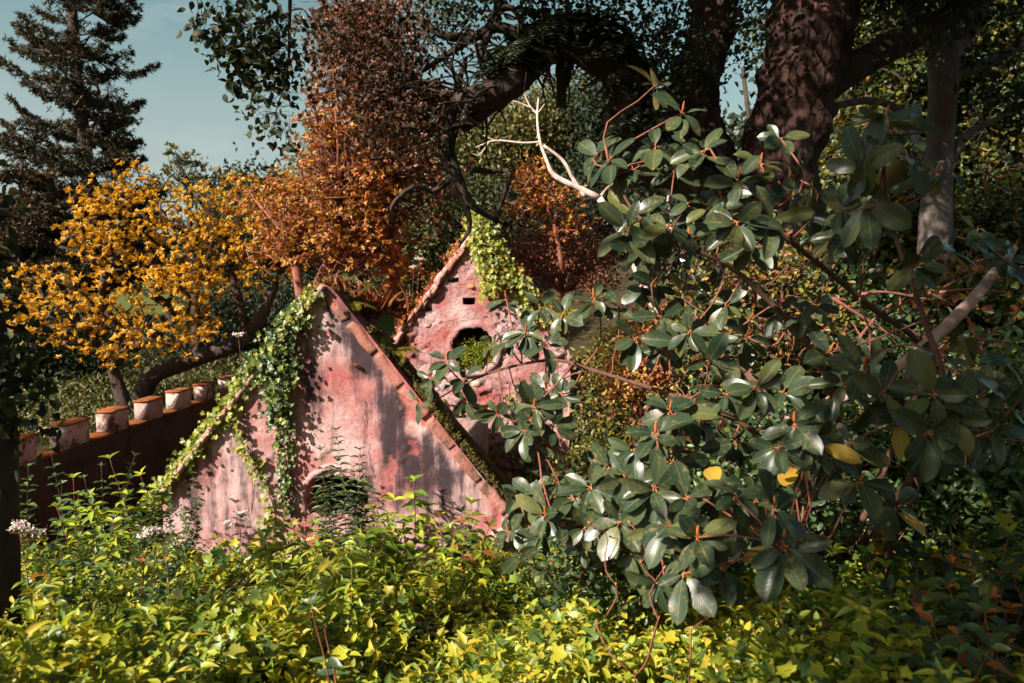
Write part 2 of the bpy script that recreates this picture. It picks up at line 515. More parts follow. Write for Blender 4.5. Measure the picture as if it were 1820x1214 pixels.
M['olive'] = leafmat('olive leaf', [(.06, .075, .025), (.12, .115, .03), (.20, .16, .03), (.075, .085, .03)], 0.5, 0.3, (1, .9, .4), pos_scale=0.35)
M['pine'] = leafmat('dark conifer needle', [(.035, .045, .026), (.06, .055, .024), (.13, .065, .022), (.04, .045, .028)], 0.6, 0.12, (1, .8, .4), pos_scale=0.35)
M['pine_brown'] = leafmat('brownish conifer needle', [(.06, .045, .022), (.10, .055, .02), (.16, .075, .022), (.045, .045, .025)], 0.6, 0.12, (1, .8, .4), pos_scale=0.35)
M['darkleaf'] = leafmat('deep green leaf', [(.022, .036, .022), (.04, .052, .025), (.065, .07, .03)], 0.62, 0.2, (1, .9, .4), spec=.2, pos_scale=0.5)
M['brown_leaf'] = leafmat('brown shaded leaf', [(.05, .034, .02), (.09, .042, .024), (.15, .06, .03), (.04, .04, .022)], 0.6, 0.25, (1, .8, .4), spec=.2, pos_scale=0.8)
M['wood_leaf'] = leafmat('woodland leaf', [(.03, .05, .02), (.20, .22, .035), (.04, .06, .022), (.32, .22, .03), (.025, .04, .018), (.035, .05, .02), (.10, .16, .06), (.03, .04, .018), (.28, .09, .03), (.03, .05, .018)], 0.4, 0.4, (1.1, 1, .4), pos_scale=0.9)  # dark and bright entries paint in the wood's shaded gaps and sunny spots
M['mixed_leaf'] = leafmat('mixed red and green leaf', [(.05, .09, .025), (.30, .09, .03), (.26, .28, .035), (.04, .06, .02), (.40, .20, .035), (.10, .15, .03), (.03, .05, .02)], 0.45, 0.35, (1.1, .95, .4))
M['russet'] = leafmat('russet leaf', [(.22, .075, .035), (.30, .11, .05), (.15, .06, .03)], 0.5, 0.25, (1, .8, .4))
M['fern'] = leafmat('fern frond', [(.20, .20, .03), (.32, .26, .04), (.12, .15, .03), (.40, .22, .03)], 0.5, 0.35, (1.1, 1, .4))
M['fern_dark'] = leafmat('dark fern frond', [(.035, .05, .025), (.06, .07, .025), (.09, .08, .03)], 0.5, 0.25, (1, 1, .4))
M['fern_red'] = leafmat('dry red fern frond', [(.30, .09, .03), (.22, .06, .025), (.38, .18, .04), (.16, .10, .03)], 0.5, 0.3, (1, .8, .4))
M['petal'] = leafmat('pale pink petal', [(.78, .68, .64), (.72, .50, .48), (.82, .76, .70)], 0.6, 0.2, (1, 1, .95))
M['lilac'] = leafmat('lilac petal', [(.30, .27, .42), (.4, .37, .5)], 0.6, 0.2, (1, 1, 1))
M['mossleaf'] = leafmat('moss', [(.11, .085, .018), (.19, .14, .02), (.07, .06, .018), (.25, .17, .025)], 0.8, 0.2, (1, 1, .4))
M['lichen'] = leafmat('red lichen tuft', [(.40, .10, .04), (.50, .2, .05), (.3, .07, .04), (.42, .28, .05)], 0.8, 0.2, (1, .8, .4))


def groundmat():
    m, N, L, B = new_mat('soil and leaf litter')
    n = noise_node(N, L, 3.0, 8, 0.7); r = ramp(N, [(.3, (.018, .014, .009)), (.55, (.05, .04, .02)), (.75, (.10, .065, .03))]); L.new(n.outputs[0], r.inputs[0])
    g = noise_node(N, L, 0.16, 4); gr = ramp(N, [(.47, (0, 0, 0)), (.56, (1, 1, 1))]); L.new(g.outputs[0], gr.inputs[0])
    at = N.new("ShaderNodeAttribute"); at.attribute_name = "lawn"
    L.new(mixc(N, L, at.outputs["Fac"], r.outputs[0], (.085, .10, .028)), B.inputs["Base Color"])
    B.inputs["Roughness"].default_value = 1.0; B.inputs["Specular IOR Level"].default_value = 0.1
    f = noise_node(N, L, 22, 6, 0.7); bp = N.new("ShaderNodeBump"); bp.inputs["Strength"].default_value = .8; bp.inputs["Distance"].default_value = .05
    L.new(f.outputs[0], bp.inputs["Height"]); L.new(bp.outputs[0], B.inputs["Normal"])
    return m


def plastermat(name, base, pale, dark, red, rubble=False):
    m, N, L, B = new_mat(name)
    big = noise_node(N, L, 1.6, 6, 0.62)
    r = ramp(N, [(.34, red), (.47, base), (.60, pale)]); L.new(big.outputs[0], r.inputs[0])
    fine = noise_node(N, L, 26, 8, 0.72); fr = ramp(N, [(.30, (.48, .42, .42)), (.5, (.95, .95, .95)), (.72, (1.2, 1.2, 1.2))]); L.new(fine.outputs[0], fr.inputs[0])
    col = mixc(N, L, 0.85, r.outputs[0], fr.outputs[0], 'MULTIPLY')
    # rain streaks running down the wall
    st = noise_node(N, L, 8.5, 10, 0.72, mscale=(1.0, 1.0, 0.13)); blot = noise_node(N, L, 13, 10, 0.76)
    at = N.new("ShaderNodeAttribute"); at.attribute_name = "stain_shadow"
    a = N.new("ShaderNodeMath"); a.operation = 'MULTIPLY_ADD'; L.new(blot.outputs[0], a.inputs[0]); a.inputs[1].default_value = 1.0
    sm = N.new('ShaderNodeMath'); sm.operation = 'MULTIPLY_ADD'; L.new(st.outputs[0], sm.inputs[0]); sm.inputs[1].default_value = 1.5; sm.inputs[2].default_value = -.98 if rubble else -.80
    L.new(sm.outputs[0], a.inputs[2])
    b = N.new("ShaderNodeMath"); b.operation = 'MULTIPLY_ADD'; L.new(at.outputs["Fac"], b.inputs[0]); b.inputs[1].default_value = 0.46; L.new(a.outputs[0], b.inputs[2])
    sr = ramp(N, [(.42, (0, 0, 0)), (.66, (.6, .6, .6)), (.9, (.97, .97, .97))]); L.new(b.outputs[0], sr.inputs[0])
    sr.color_ramp.elements[2].position = 1.0
    col = mixc(N, L, sr.outputs[0], col, dark)
    sc = N.new("ShaderNodeMath"); sc.operation = 'SUBTRACT'; L.new(b.outputs[0], sc.inputs[0]); sc.inputs[1].default_value = 0.25
    sr2 = ramp(N, [(.38, (0, 0, 0)), (.62, (.8, .8, .8))]); L.new(sc.outputs[0], sr2.inputs[0])
    col = mixc(N, L, sr2.outputs[0], col, dark)
    # grey lichen bloom
    g = noise_node(N, L, 3.4, 9, 0.74, mscale=(1, 1, .7)); gr = ramp(N, [(.58, (0, 0, 0)), (.80, (.55, .55, .55))]); L.new(g.outputs[0], gr.inputs[0])
    col = mixc(N, L, gr.outputs[0], col, (.36, .34, .34))
    at2 = N.new("ShaderNodeAttribute"); at2.attribute_name = "rust"
    rn = N.new("ShaderNodeMath"); rn.operation = 'MULTIPLY'; L.new(at2.outputs["Fac"], rn.inputs[0]); L.new(fine.outputs[0], rn.inputs[1])
    rr = ramp(N, [(.18, (0, 0, 0)), (.5, (.9, .9, .9))]); L.new(rn.outputs[0], rr.inputs[0])
    col = mixc(N, L, rr.outputs[0], col, red)
    # pits
    v = N.new("ShaderNodeTexVoronoi"); v.inputs["Scale"].default_value = 11; gg = N.new("ShaderNodeNewGeometry"); L.new(gg.outputs["Position"], v.inputs["Vector"])
    pr = ramp(N, [(.03, (1, 1, 1)), (.07, (0, 0, 0))]); L.new(v.outputs["Distance"], pr.inputs[0])
    col = mixc(N, L, pr.outputs[0], col, (.10, .05, .05))
    L.new(col, B.inputs["Base Color"]); B.inputs["Roughness"].default_value = 0.95; B.inputs["Specular IOR Level"].default_value = 0.15
    hb = N.new("ShaderNodeMath"); hb.operation = 'MULTIPLY_ADD'; L.new(fine.outputs[0], hb.inputs[0]); hb.inputs[1].default_value = 0.6
    L.new(blot.outputs[0], hb.inputs[2])
    bp = N.new("ShaderNodeBump"); bp.inputs["Strength"].default_value = 1.0 if rubble else 0.55
    bp.inputs["Distance"].default_value = 0.06 if rubble else 0.018
    L.new(hb.outputs[0], bp.inputs["Height"]); L.new(bp.outputs[0], B.inputs["Normal"])
    return m


def stonemat(name, c1, c2, c3=None, scale=8, bump=.7, dist=.03):
    m, N, L, B = new_mat(name)
    n = noise_node(N, L, scale, 8, 0.7); oi = N.new("ShaderNodeObjectInfo")
    ad = N.new("ShaderNodeMath"); ad.operation = 'MULTIPLY_ADD'; L.new(oi.outputs["Random"], ad.inputs[0]); ad.inputs[1].default_value = .3; L.new(n.outputs[0], ad.inputs[2])
    r = ramp(N, [(.38, c1), (.85, c2)]); L.new(ad.outputs[0], r.inputs[0]); col = r.outputs[0]
    if c3 is not None:
        k = noise_node(N, L, scale * .5, 6, 0.7); kr = ramp(N, [(.5, (0, 0, 0)), (.6, (1, 1, 1))]); L.new(k.outputs[0], kr.inputs[0])
        col = mixc(N, L, kr.outputs[0], col, c3)
    L.new(col, B.inputs["Base Color"]); B.inputs["Roughness"].default_value = 0.95; B.inputs["Specular IOR Level"].default_value = 0.15
    f = noise_node(N, L, scale * 3, 8, 0.7); bp = N.new("ShaderNodeBump"); bp.inputs["Strength"].default_value = bump; bp.inputs["Distance"].default_value = dist
    L.new(f.outputs[0], bp.inputs["Height"]); L.new(bp.outputs[0], B.inputs["Normal"])
    return m


M['ground'] = groundmat()
M['plaster'] = plastermat('weathered pink plaster', (.425, .212, .20), (.55, .365, .352), (.045, .03, .034), (.36, .105, .095))
M['render'] = plastermat('rough rubble render', (.58, .29, .275), (.70, .48, .46), (.09, .05, .055), (.50, .13, .11), True)
M['coping'] = stonemat('red coping stone', (.30, .10, .07), (.46, .22, .18), (.16, .09, .06), 9)
M['coping_pink'] = stonemat('pink coping stone', (.38, .20, .17), (.52, .33, .30), (.40, .12, .08), 7)
M['stone'] = stonemat('rubble stone', (.36, .18, .15), (.52, .36, .32), None, 9)
M['stone_orange'] = stonemat('orange rubble stone', (.42, .15, .08), (.52, .24, .15), None, 9)
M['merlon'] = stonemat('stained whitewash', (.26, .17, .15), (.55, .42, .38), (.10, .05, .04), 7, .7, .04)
M['base_wall'] = stonemat('shade darkened wall', (.035, .022, .018), (.10, .055, .043), (.03, .025, .015), 4, .7, .04)  # base colour darkened to carry the shade on the wall's unlit side
M['merlon_cap'] = stonemat('orange lichen cap', (.30, .065, .022), (.44, .13, .035), (.16, .09, .03), 9, 1.0, .05)
M['dark_roof'] = stonemat('mossy roof tile', (.06, .035, .025), (.13, .08, .05), (.10, .08, .02), 10)
M['inside_dark'] = stonemat('painted interior dark', (.012, .008, .007), (.035, .02, .016), None, 6)  # near-black colour stands in for the unlit inside of the ruins
M['rusty'] = stonemat('rust red old brick', (.30, .09, .04), (.46, .19, .08), (.20, .10, .04), 8)

# ------------------------------------------------------------------ ground
gx = np.concatenate((np.linspace(-400, -40, 14), np.linspace(-36, -13, 24), np.linspace(-12.6, 12.6, 110), np.linspace(13, 36, 24), np.linspace(40, 400, 14)))
gy = np.concatenate((np.linspace(-120, -12, 8), np.linspace(-8, -1, 10), np.linspace(-.6, 22, 110), np.linspace(23, 70, 40), np.linspace(80, 600, 14)))
X, Y = np.meshgrid(gx, gy); Z = H(X, np.minimum(Y, 72))
V = np.stack((X, Y, Z), -1).reshape(-1, 3)
w, h_ = len(gx), len(gy)
i = (np.arange(h_ - 1)[:, None] * w + np.arange(w - 1)[None]).ravel()
Fq = np.stack((i, i + 1, i + w + 1, i + w), 1)
lawn = 1 / (1 + np.exp(-(V[:, 1] - 16.5) * 2)) * (V[:, 0] < -2.5) + 0.0
g = part('ground', (V, Fq), M['ground'], kind='structure', att={'lawn': np.clip(lawn, 0, 1)})
g["label"] = "sloping woodland ground under the ivy, ruins and trees"


# ------------------------------------------------------------------ the two ruined gables
def in_poly(pts, poly):
    x, y = pts[:, 0], pts[:, 1]; ins = np.zeros(len(pts), bool); n = len(poly)
    for a in range(n):
        x1, y1 = poly[a]; x2, y2 = poly[(a + 1) % n]
        c = (y1 > y) != (y2 > y)
        ins ^= c & (x < (x2 - x1) * (y - y1) / (y2 - y1 + 1e-12) + x1)
    return ins


def wall_slab(outline, holes, y0, thick, step, bump):
    """A thick upright wall facing -y with real holes; the front is a fine uneven net."""
    def dens(p, s):
        out = []
        for a in range(len(p)):
            q0, q1 = np.array(p[a]), np.array(p[(a + 1) % len(p)]); n = max(1, int(np.linalg.norm(q1 - q0) / s))
            out += [q0 + (q1 - q0) * k / n for k in range(n)]
        return np.array(out)
    loops = [dens(outline, step)] + [dens(h, step * 0.6) for h in holes]
    pts, edges, n = [], [], 0
    for lp in loops:
        m = len(lp); edges += [(n + k, n + (k + 1) % m) for k in range(m)]; pts.append(lp); n += m
    lo, hi = loops[0].min(0), loops[0].max(0)
    gx_, gz_ = np.meshgrid(np.arange(lo[0], hi[0], step), np.arange(lo[1], hi[1], step))
    gp = np.stack((gx_, gz_), -1).reshape(-1, 2); gp += rng.uniform(-.3, .3, gp.shape) * step
    keep = in_poly(gp, outline)
    allb = np.concatenate(loops)
    for hq in holes: keep &= ~in_poly(gp, hq)
    gp = gp[keep]
    dmin = np.array([np.min(np.sum((allb - q) ** 2, 1)) for q in gp])
    gp = gp[dmin > (step * 0.45) ** 2]
    pts = np.concatenate(pts + [gp])
    v2, _, f2, *_ = delaunay_2d_cdt([Vector(p) for p in pts], edges, [], 0, 1e-5)
    v2 = np.array([tuple(v) for v in v2]); f2 = np.array([f for f in f2 if len(f) == 3])
    c = v2[f2].mean(1)
    ok = in_poly(c, outline)
    for hq in holes: ok &= ~in_poly(c, hq)
    f2 = f2[ok]
    a = v2[f2]; sgn = np.cross(a[:, 1] - a[:, 0], a[:, 2] - a[:, 0]); f2[sgn < 0] = f2[sgn < 0][:, ::-1]
    y = np.array([y0 - bump(p[0], p[1]) for p in v2])
    n = len(v2)
    front = np.stack((v2[:, 0], y, v2[:, 1]), 1); back = np.stack((v2[:, 0], np.full(n, y0 + thick), v2[:, 1]), 1)
    ec = {}
    for t in f2:
        for k in range(3):
            e = (t[k], t[(k + 1) % 3]); ec[e] = 1
    rim = [(a_, b_) for (a_, b_) in ec if (b_, a_) not in ec]
    # rim gets vertices of its own so that its edges stay sharp
    V_, F_ = [front, back], [f2, f2[:, ::-1] + n]
    m = 2 * n; rv, rf = [], []
    for a_, b_ in rim:
        rv += [front[a_], front[b_], back[b_], back[a_]]; rf += [(m, m + 2, m + 1), (m, m + 3, m + 2)]; m += 4
    V_.append(np.array(rv)); F_.append(np.array(rf))
    return np.concatenate(V_), np.concatenate(F_)


def px_xz(px, py, D):
    p = P(px, py, D); return (p[0], p[2])


def blob_attr(V, D, blobs):
    """Sum of soft patches given in photo pixels: (px, py, rx, ry, lean, strength)."""
    out = np.zeros(len(V))
    t = V - np.array((0, 0, CAMZ)); dep = t @ FWD
    px = 910 + F * t[:, 0] / dep; py = 607 - F * (t @ UP) / dep
    for bx, by, rx, ry, lean, s in blobs:
        out += s * np.exp(-(((px - bx - lean * (py - by)) / rx) ** 2 + ((py - by) / ry) ** 2))
    return np.clip(out, -1, 1.5)


def ring_part(name, cx, cz, y, r0, r1, a0, a1, mat, parent, depth=.06, n=28, jit=.03):
    V_, F_ = [], []
    for k in range(n + 1):
        a = a0 + (a1 - a0) * k / n
        j0 = 1 + rng.normal() * jit; j1 = 1 + rng.normal() * jit * .4
        for r, yy in ((r0 * j0, y + .05), (r0 * j0, y - depth), ((r0 + r1) / 2, y - depth * 1.25), (r1 * j1, y - depth * .8), (r1 * j1, y + .05)):
            V_.append((cx + math.cos(a) * r, yy, cz + math.sin(a) * r))
    for k in range(n):
        for q in range(4):
            b = k * 5 + q; F_.append((b, b + 1, b + 6, b + 5))
    return part(name, (np.array(V_), np.array(F_)), mat, parent, smooth=True)


def block(a, b, up_, out_, w, t, d, jit=.02, sub=3, bev=.012):
    """A rough stone from a to b: w across (up_), depth d along out_; slightly bevelled and uneven."""
    a, b = np.array(a), np.array(b); x = b - a; Ln = np.linalg.norm(x); x = x / Ln
    up_ = nrm(up_); out_ = nrm(out_)
    V_, Fq_ = [], []
    xs = np.linspace(0.02, 0.98, sub + 1)
    bv = min(bev, w * .3, d * .3); prof = [(0, -d), (t * (1 - bv / w), -d), (t, -d + bv), (t, d - bv), (t * (1 - bv / w), d), (0, d)]
    sd = rng.uniform(0, 100, 3)
    for s in xs:
        for (u, v) in prof:
            p = a + x * (s * Ln) + up_ * (u * w / t) + out_ * v
            nv = Vector(p * 6 + sd)
            p = p + np.array(mnoise.noise_vector(nv)) * jit
            V_.append(p)
    k = len(prof)
    for s in range(sub):
        for q in range(k):
            i0 = s * k + q; i1 = s * k + (q + 1) % k
            Fq_.append((i0, i1, i1 + k)); Fq_.append((i0, i1 + k, i0 + k))
    for q in range(1, k - 1):
        Fq_.append((0, q + 1, q)); e = sub * k; Fq_.append((e, e + q, e + q + 1))
    return np.array(V_), np.array(Fq_)


# front gable
D1 = 8.5
A1, L1, R1 = P(580, 508, D1), P(285, 885, D1), P(908, 908, D1)
house = thing('ruined_house', 'nearer ruined gable of streaked pink plaster draped with ivy on its left edge', 'ruin', (A1[0], D1, -1.9))
out1 = [(L1[0] + .02, -2.3), (R1[0] - .02, -2.3), (R1[0] - .02, R1[2]), (A1[0] + .06, A1[2] - .02), (A1[0] - .06, A1[2] - .02), (L1[0] + .02, L1[2])]
hole1 = [px_xz(px, py, D1) for px, py in ((537, 893), (546, 880), (541, 868), (556, 858), (571, 851), (590, 846), (612, 847), (634, 853), (648, 866), (655, 884), (652, 902), (637, 914), (618, 916), (606, 925), (592, 919), (574, 921), (563, 912), (551, 914), (545, 903))][::-1]


def flake1(x, z):
    n_ = mnoise.noise(Vector((x * 1.4, 6, z * 1.4))) + .45 * mnoise.noise(Vector((x * 4.5, 6, z * 4.5))) + .25 * mnoise.noise(Vector((x * 11, 6, z * 11)))
    return 1.0 if n_ > .44 else 0.0


def bump1(x, z):
    return flake1(x, z) * -.022 + 0.018 * mnoise.noise(Vector((x * 1.3, 3, z * 1.3))) + 0.008 * mnoise.noise(Vector((x * 6, 7, z * 6)))


gv, gf = wall_slab(out1, [hole1], D1, .42, .034, bump1)
stain_shadow1 = blob_attr(gv, D1, [(592, 545, 16, 60, .15, 1.0), (628, 600, 20, 80, .25, 1.1), (655, 640, 18, 60, .3, .8), (700, 760, 45, 80, .25, 1.05), (745, 800, 40, 70, .3, .9),
                            (800, 850, 40, 50, .3, .7), (560, 640, 14, 70, -.1, .45), (525, 640, 22, 60, 0, .45), (650, 830, 30, 60, .1, .55), (360, 880, 30, 60, 0, .3), (430, 790, 20, 60, 0, .35),  # patches just right of the bushy ivy paint its shadow; others are stains
                            (470, 860, 22, 60, 0, .4), (400, 930, 40, 50, 0, .35), (720, 880, 60, 30, .2, .6), (680, 700, 14, 50, .4, .7), (560, 740, 14, 70, .1, .35), (612, 560, 26, 40, .4, .8), (610, 740, 36, 60, 0, -.7), (590, 800, 60, 40, 0, -1.0), (690, 610, 12, 40, .6, -.4), (560, 560, 14, 40, 0, -.4)])
stain_shadow1 = np.array([q * (.72 + 1.1 * mnoise.noise(Vector((v[0] * 8, 2, v[2] * .9))) + .7 * mnoise.noise(Vector((v[0] * 5, 5, v[2] * 4)))) + .22 * mnoise.noise(Vector((v[0] * 3, 8, v[2] * .8))) for q, v in zip(stain_shadow1, gv)])
rust1 = blob_attr(gv, D1, [(690, 630, 26, 90, .72, .9), (790, 770, 30, 90, .75, .9), (600, 530, 20, 30, .3, .6), (650, 690, 20, 60, .1, .5), (880, 890, 30, 40, 0, .8), (570, 870, 60, 20, 0, .3)])
rust1 = rust1 + np.array([.75 * flake1(v[0], v[2]) for v in gv])
part('gable_wall', (gv, gf), M['plaster'], house, smooth=False, att={'stain_shadow': stain_shadow1, 'rust': rust1})
part('side_wall', block((L1[0] + .18, D1 + .43, -2.3), (L1[0] + .18, D1 + 3.0, -2.3), (0, 0, 1), (1, 0, 0), L1[2] + 2.2, 1, .17, .03, 6), M['plaster'], house)
part('side_wall', block((R1[0] - .2, D1 + .43, -2.3), (R1[0] - .2, D1 + 3.0, -2.3), (0, 0, 1), (1, 0, 0), R1[2] + 1.5, 1, .17, .03, 6), M['plaster'], house)
part('rear_wall', block((L1[0] + .3, D1 + 3.1, -2.3), (R1[0] - .3, D1 + 3.1, -2.3), (0, 0, 1), (0, 1, 0), 2.0, 1, .12, .03, 6), M['plaster'], house)


def along(a, b, f):
    return np.array(a) + (np.array(b) - np.array(a)) * f


# remains of the roof behind the gable, a row of mossy tiles down each side
for side, (E, tiles) in enumerate(((L1, 9), (R1, 11))):
    sl = nrm(E - A1); upn = np.array((-sl[2], 0, sl[0])) if side == 0 else np.array((sl[2], 0, -sl[0])) * -1
    upn = upn if upn[2] > 0 else -upn
    for k in range(tiles):
        a = along(A1, E, (k + .02) / tiles); b = along(A1, E, (k + 1.06) / tiles)
        a[1] = b[1] = D1 + .43 + .45
        part('roof_tile', block(a - upn * .10, b - upn * (.08 + .02 * rng.random()), upn, (0, 1, 0), .07, 1, .43 + .12 * rng.random(), .02, 2), M['dark_roof'], house)
# coping slabs
nR = 7
slR = nrm(R1 - A1); upR = np.array((-slR[2], 0, slR[0])); upR = upR if upR[2] > 0 else -upR
for k in range(nR):
    a = along(A1, R1, (k + .03 * rng.random()) / nR); b = along(A1, R1, (k + .93 + .05 * rng.random()) / nR)
    a[1] = b[1] = D1 + .19
    part('coping_stone', block(a - upR * .12, b - upR * .12, upR, (0, 1, 0), .115 + .02 * rng.random(), 1, .205, .022, 10, .025), M['coping'], house, smooth=False)
nL = 9
slL = nrm(L1 - A1); upL = np.array((-slL[2], 0, slL[0])); upL = upL if upL[2] > 0 else -upL
for k in range(nL):
    a = along(A1, L1, (k + .01) / nL); b = along(A1, L1, (k + 1.0) / nL)
    a[1] = b[1] = D1 + .16
    part('coping_stone', block(a - upL * .02, b - upL * .02, upL, (0, 1, 0), .055, 1, .27, .012, 3), M['coping_pink'], house, smooth=False)
oc = P(600, 893, D1)
ring_part('window_surround', oc[0], oc[2], D1 + .012, .385, .47, math.radians(48), math.radians(200), M['plaster'], house, depth=.022, jit=.02)
zc = P(600, 838, D1)[2]
part('sun_blocker_board', block((oc[0] - 1.2, D1 + .92, zc), (oc[0] + 1.2, D1 + .92, zc), (0, 0, 1), (0, 1, 0), .06, 1, .48, .01, 4), M['inside_dark'], house)  # board added above the hole only to keep sun out of the interior
part('dark_backing', block((oc[0] - 1.25, D1 + 1.45, -2.3), (oc[0] + 1.25, D1 + 1.45, -2.3), (0, 0, 1), (0, 1, 0), zc + 2.36, 1, .05, .01, 4), M['inside_dark'], house)  # panel added behind the round hole to make it look dark
# the crack down the middle of the plaster, standing as a fine raised lip of broken skim
cr = [px_xz(x_, y_, D1) for x_, y_ in ((649, 712), (651, 740), (649, 760), (653, 785), (655, 805), (660, 830), (668, 850))]
cr = spline(cr, 30)
crv = np.stack((cr[:, 0] + rng.normal(size=30) * .004, np.full(30, D1 - .012), cr[:, 1]), 1)
part('plaster_crack', tube(crv, np.abs(.0028 + rng.normal(size=30) * .0012), 4), M['bark_dark'], house)

# back gable
D2 = 12.0
A2, L2, R2 = P(850, 400, D2), P(655, 672, D2), P(1012, 585, D2)
house2 = thing('ruined_chapel', 'farther rubble gable with small square holes, ivy on its peak, behind the plaster gable', 'ruin', (A2[0], D2, -1.9))
out2 = [(L2[0], -2.3), (R2[0] - .02, -2.3), (R2[0] + .02, R2[2] - .8), (R2[0] - .01, R2[2]), (A2[0] + .1, A2[2] - .05), (A2[0] - .1, A2[2] - .06), (L2[0], L2[2])]
oc2 = P(843, 620, D2); ro = .36
holes2 = [[(oc2[0] + math.cos(t) * ro * (1 + .04 * math.sin(3 * t)), oc2[2] + math.sin(t) * ro) for t in np.linspace(0, 2 * math.pi, 26, endpoint=False)]]
for q in (((796, 495), (816, 493), (815, 501), (806, 503), (797, 502)), ((822, 529), (845, 529), (844, 541), (833, 542), (823, 541)), ((757, 545), (768, 543), (769, 553), (759, 554))):
    holes2.append([px_xz(x_, y_, D2) for x_, y_ in q][::-1])


def cell2(x, z):
    v = Vector((x * 5.2 + .5 * mnoise.noise(Vector((x * 4, 1, z * 4))), 0.3, z * 7.4 + .5 * mnoise.noise(Vector((x * 4, 9, z * 4)))))
    dist, pts_ = mnoise.voronoi(v)
    return dist[1] - dist[0], pts_[0]


def rub(x, z):
    """How far the render has fallen off: more towards the foot."""
    return min(max(.42 - (z - 1.0) * .35 + .9 * mnoise.noise(Vector((x * 1.6, 4, z * 1.6))), 0), 1)


def bump2(x, z):
    e, c = cell2(x, z); k = rub(x, z)
    stone = .055 * min(e / .28, 1) ** .6 + .035 * (mnoise.cell(c * 7.3) - .5)
    skim = .045 + .02 * mnoise.noise(Vector((x * 3, 1, z * 3)))
    return .03 * mnoise.noise(Vector((x * 2.2, 1, z * 2.2))) + k * stone + (1 - k) * skim + .016 * mnoise.noise(Vector((x * 13, 5, z * 13))) + .012 * mnoise.noise(Vector((x * 27, 2, z * 27)))


gv2, gf2 = wall_slab(out2, holes2, D2, .45, .034, bump2)
stain2 = blob_attr(gv2, D2, [(760, 560, 30, 30, 0, .5), (900, 560, 30, 40, 0, .3), (730, 640, 30, 30, 0, .3), (850, 700, 40, 30, 0, .2), (960, 760, 30, 60, 0, .4)])
rust2 = blob_attr(gv2, D2, [(790, 480, 60, 24, -.8, .9), (780, 540, 30, 20, 0, .7), (850, 545, 30, 16, 0, .6), (900, 500, 20, 40, 0, .5), (720, 600, 30, 20, 0, .8)])
nf = len(gv2) - len(gv2) // 3
rust2 = rust2 + np.array([(.55 * (mnoise.cell(cell2(v[0], v[2])[1] * 3.1) > .72) - .25) * rub(v[0], v[2]) for v in gv2])
stain2 = stain2 + np.array([(.9 * (cell2(v[0], v[2])[0] < .07)) * rub(v[0], v[2]) for v in gv2])
part('gable_wall', (gv2, gf2), M['render'], house2, smooth=False, att={'stain_shadow': stain2, 'rust': rust2})
for px_ in (668, 1000):
    xx = P(px_, 700, D2)[0]
    part('side_wall', block((xx, D2 + .46, -2.3), (xx, D2 + 4.4, -2.3), (0, 0, 1), (1, 0, 0), 2.7, 1, .16, .03, 6), M['render'], house2)
part('rear_wall', block((L2[0] + .3, D2 + 4.4, -2.3), (R2[0] - .3, D2 + 4.4, -2.3), (0, 0, 1), (0, 1, 0), 3.7, 1, .12, .03, 6), M['render'], house2)
ring_part('window_surround', oc2[0], oc2[2], D2 - .03, ro * .98, ro * 1.28, 0, 2 * math.pi, M['render'], house2, depth=.035, n=40, jit=.05)
for E, n_, mt in ((L2, 13, 'coping_pink'), (R2, 10, 'coping_pink')):
    s_ = nrm(E - A2); u_ = np.array((-s_[2], 0, s_[0])); u_ = u_ if u_[2] > 0 else -u_
    for k in range(n_):
        a = along(A2, E, (k + .02) / n_); b = along(A2, E, (k + .97) / n_); a[1] = b[1] = D2 + .16
        part('coping_stone', block(a - u_ * (.05 + .03 * rng.random()), b - u_ * (.05 + .03 * rng.random()), u_, (0, 1, 0), .085 + .03 * rng.random(), 1, .25 + .05 * rng.random(), .04, 4, .03), M[mt], house2, smooth=False)
part('dark_backing', block((A2[0] - .62, D2 + .7, -1.6), (A2[0] + .7, D2 + .7, -1.6), (0, 0, 1), (0, 1, 0), A2[2] + .55, 1, .05, .01, 4), M['inside_dark'], house2)  # unseen panel added so the far gable's holes look dark inside
# the inner roof line that runs down the left of the back gable, and loose rubble stones in its face
for k in range(8):
    a = P(826 - 118 * k / 8, 447 + 150 * k / 8, D2); b = P(826 - 118 * (k + .93) / 8, 447 + 150 * (k + .93) / 8, D2); a[1] = b[1] = D2 - .03
    part('corbel_stone', block(a, b, (0, 0, 1), (0, 1, 0), .07, 1, .09, .03, 2), M['coping'], house2, smooth=False)


def rock(c, r, flat=.5):
    t = np.linspace(0, 2 * math.pi, 7, endpoint=False); V_ = [(0, -1, 0)]
    for lat, rr in ((-.75, .62), (-.25, 1.0), (.4, .9)):
        V_ += [(math.cos(a + lat) * rr, lat, math.sin(a + lat) * rr) for a in t]
    V_ = np.array(V_); sd = rng.uniform(0, 99, 3)
    V_ = np.array([v * (1 + .35 * mnoise.noise(Vector(v * 1.3 + sd))) for v in V_])
    F_ = [(0, 1 + k, 1 + (k + 1) % 7) for k in range(7)]
    for b in (1, 8):
        for k in range(7):
            k2 = (k + 1) % 7; F_ += [(b + k, b + 7 + k, b + 7 + k2), (b + k, b + 7 + k2, b + k2)]
    return V_ * np.array((r[0], flat * r[0], r[1])) + np.array(c), np.array(F_)


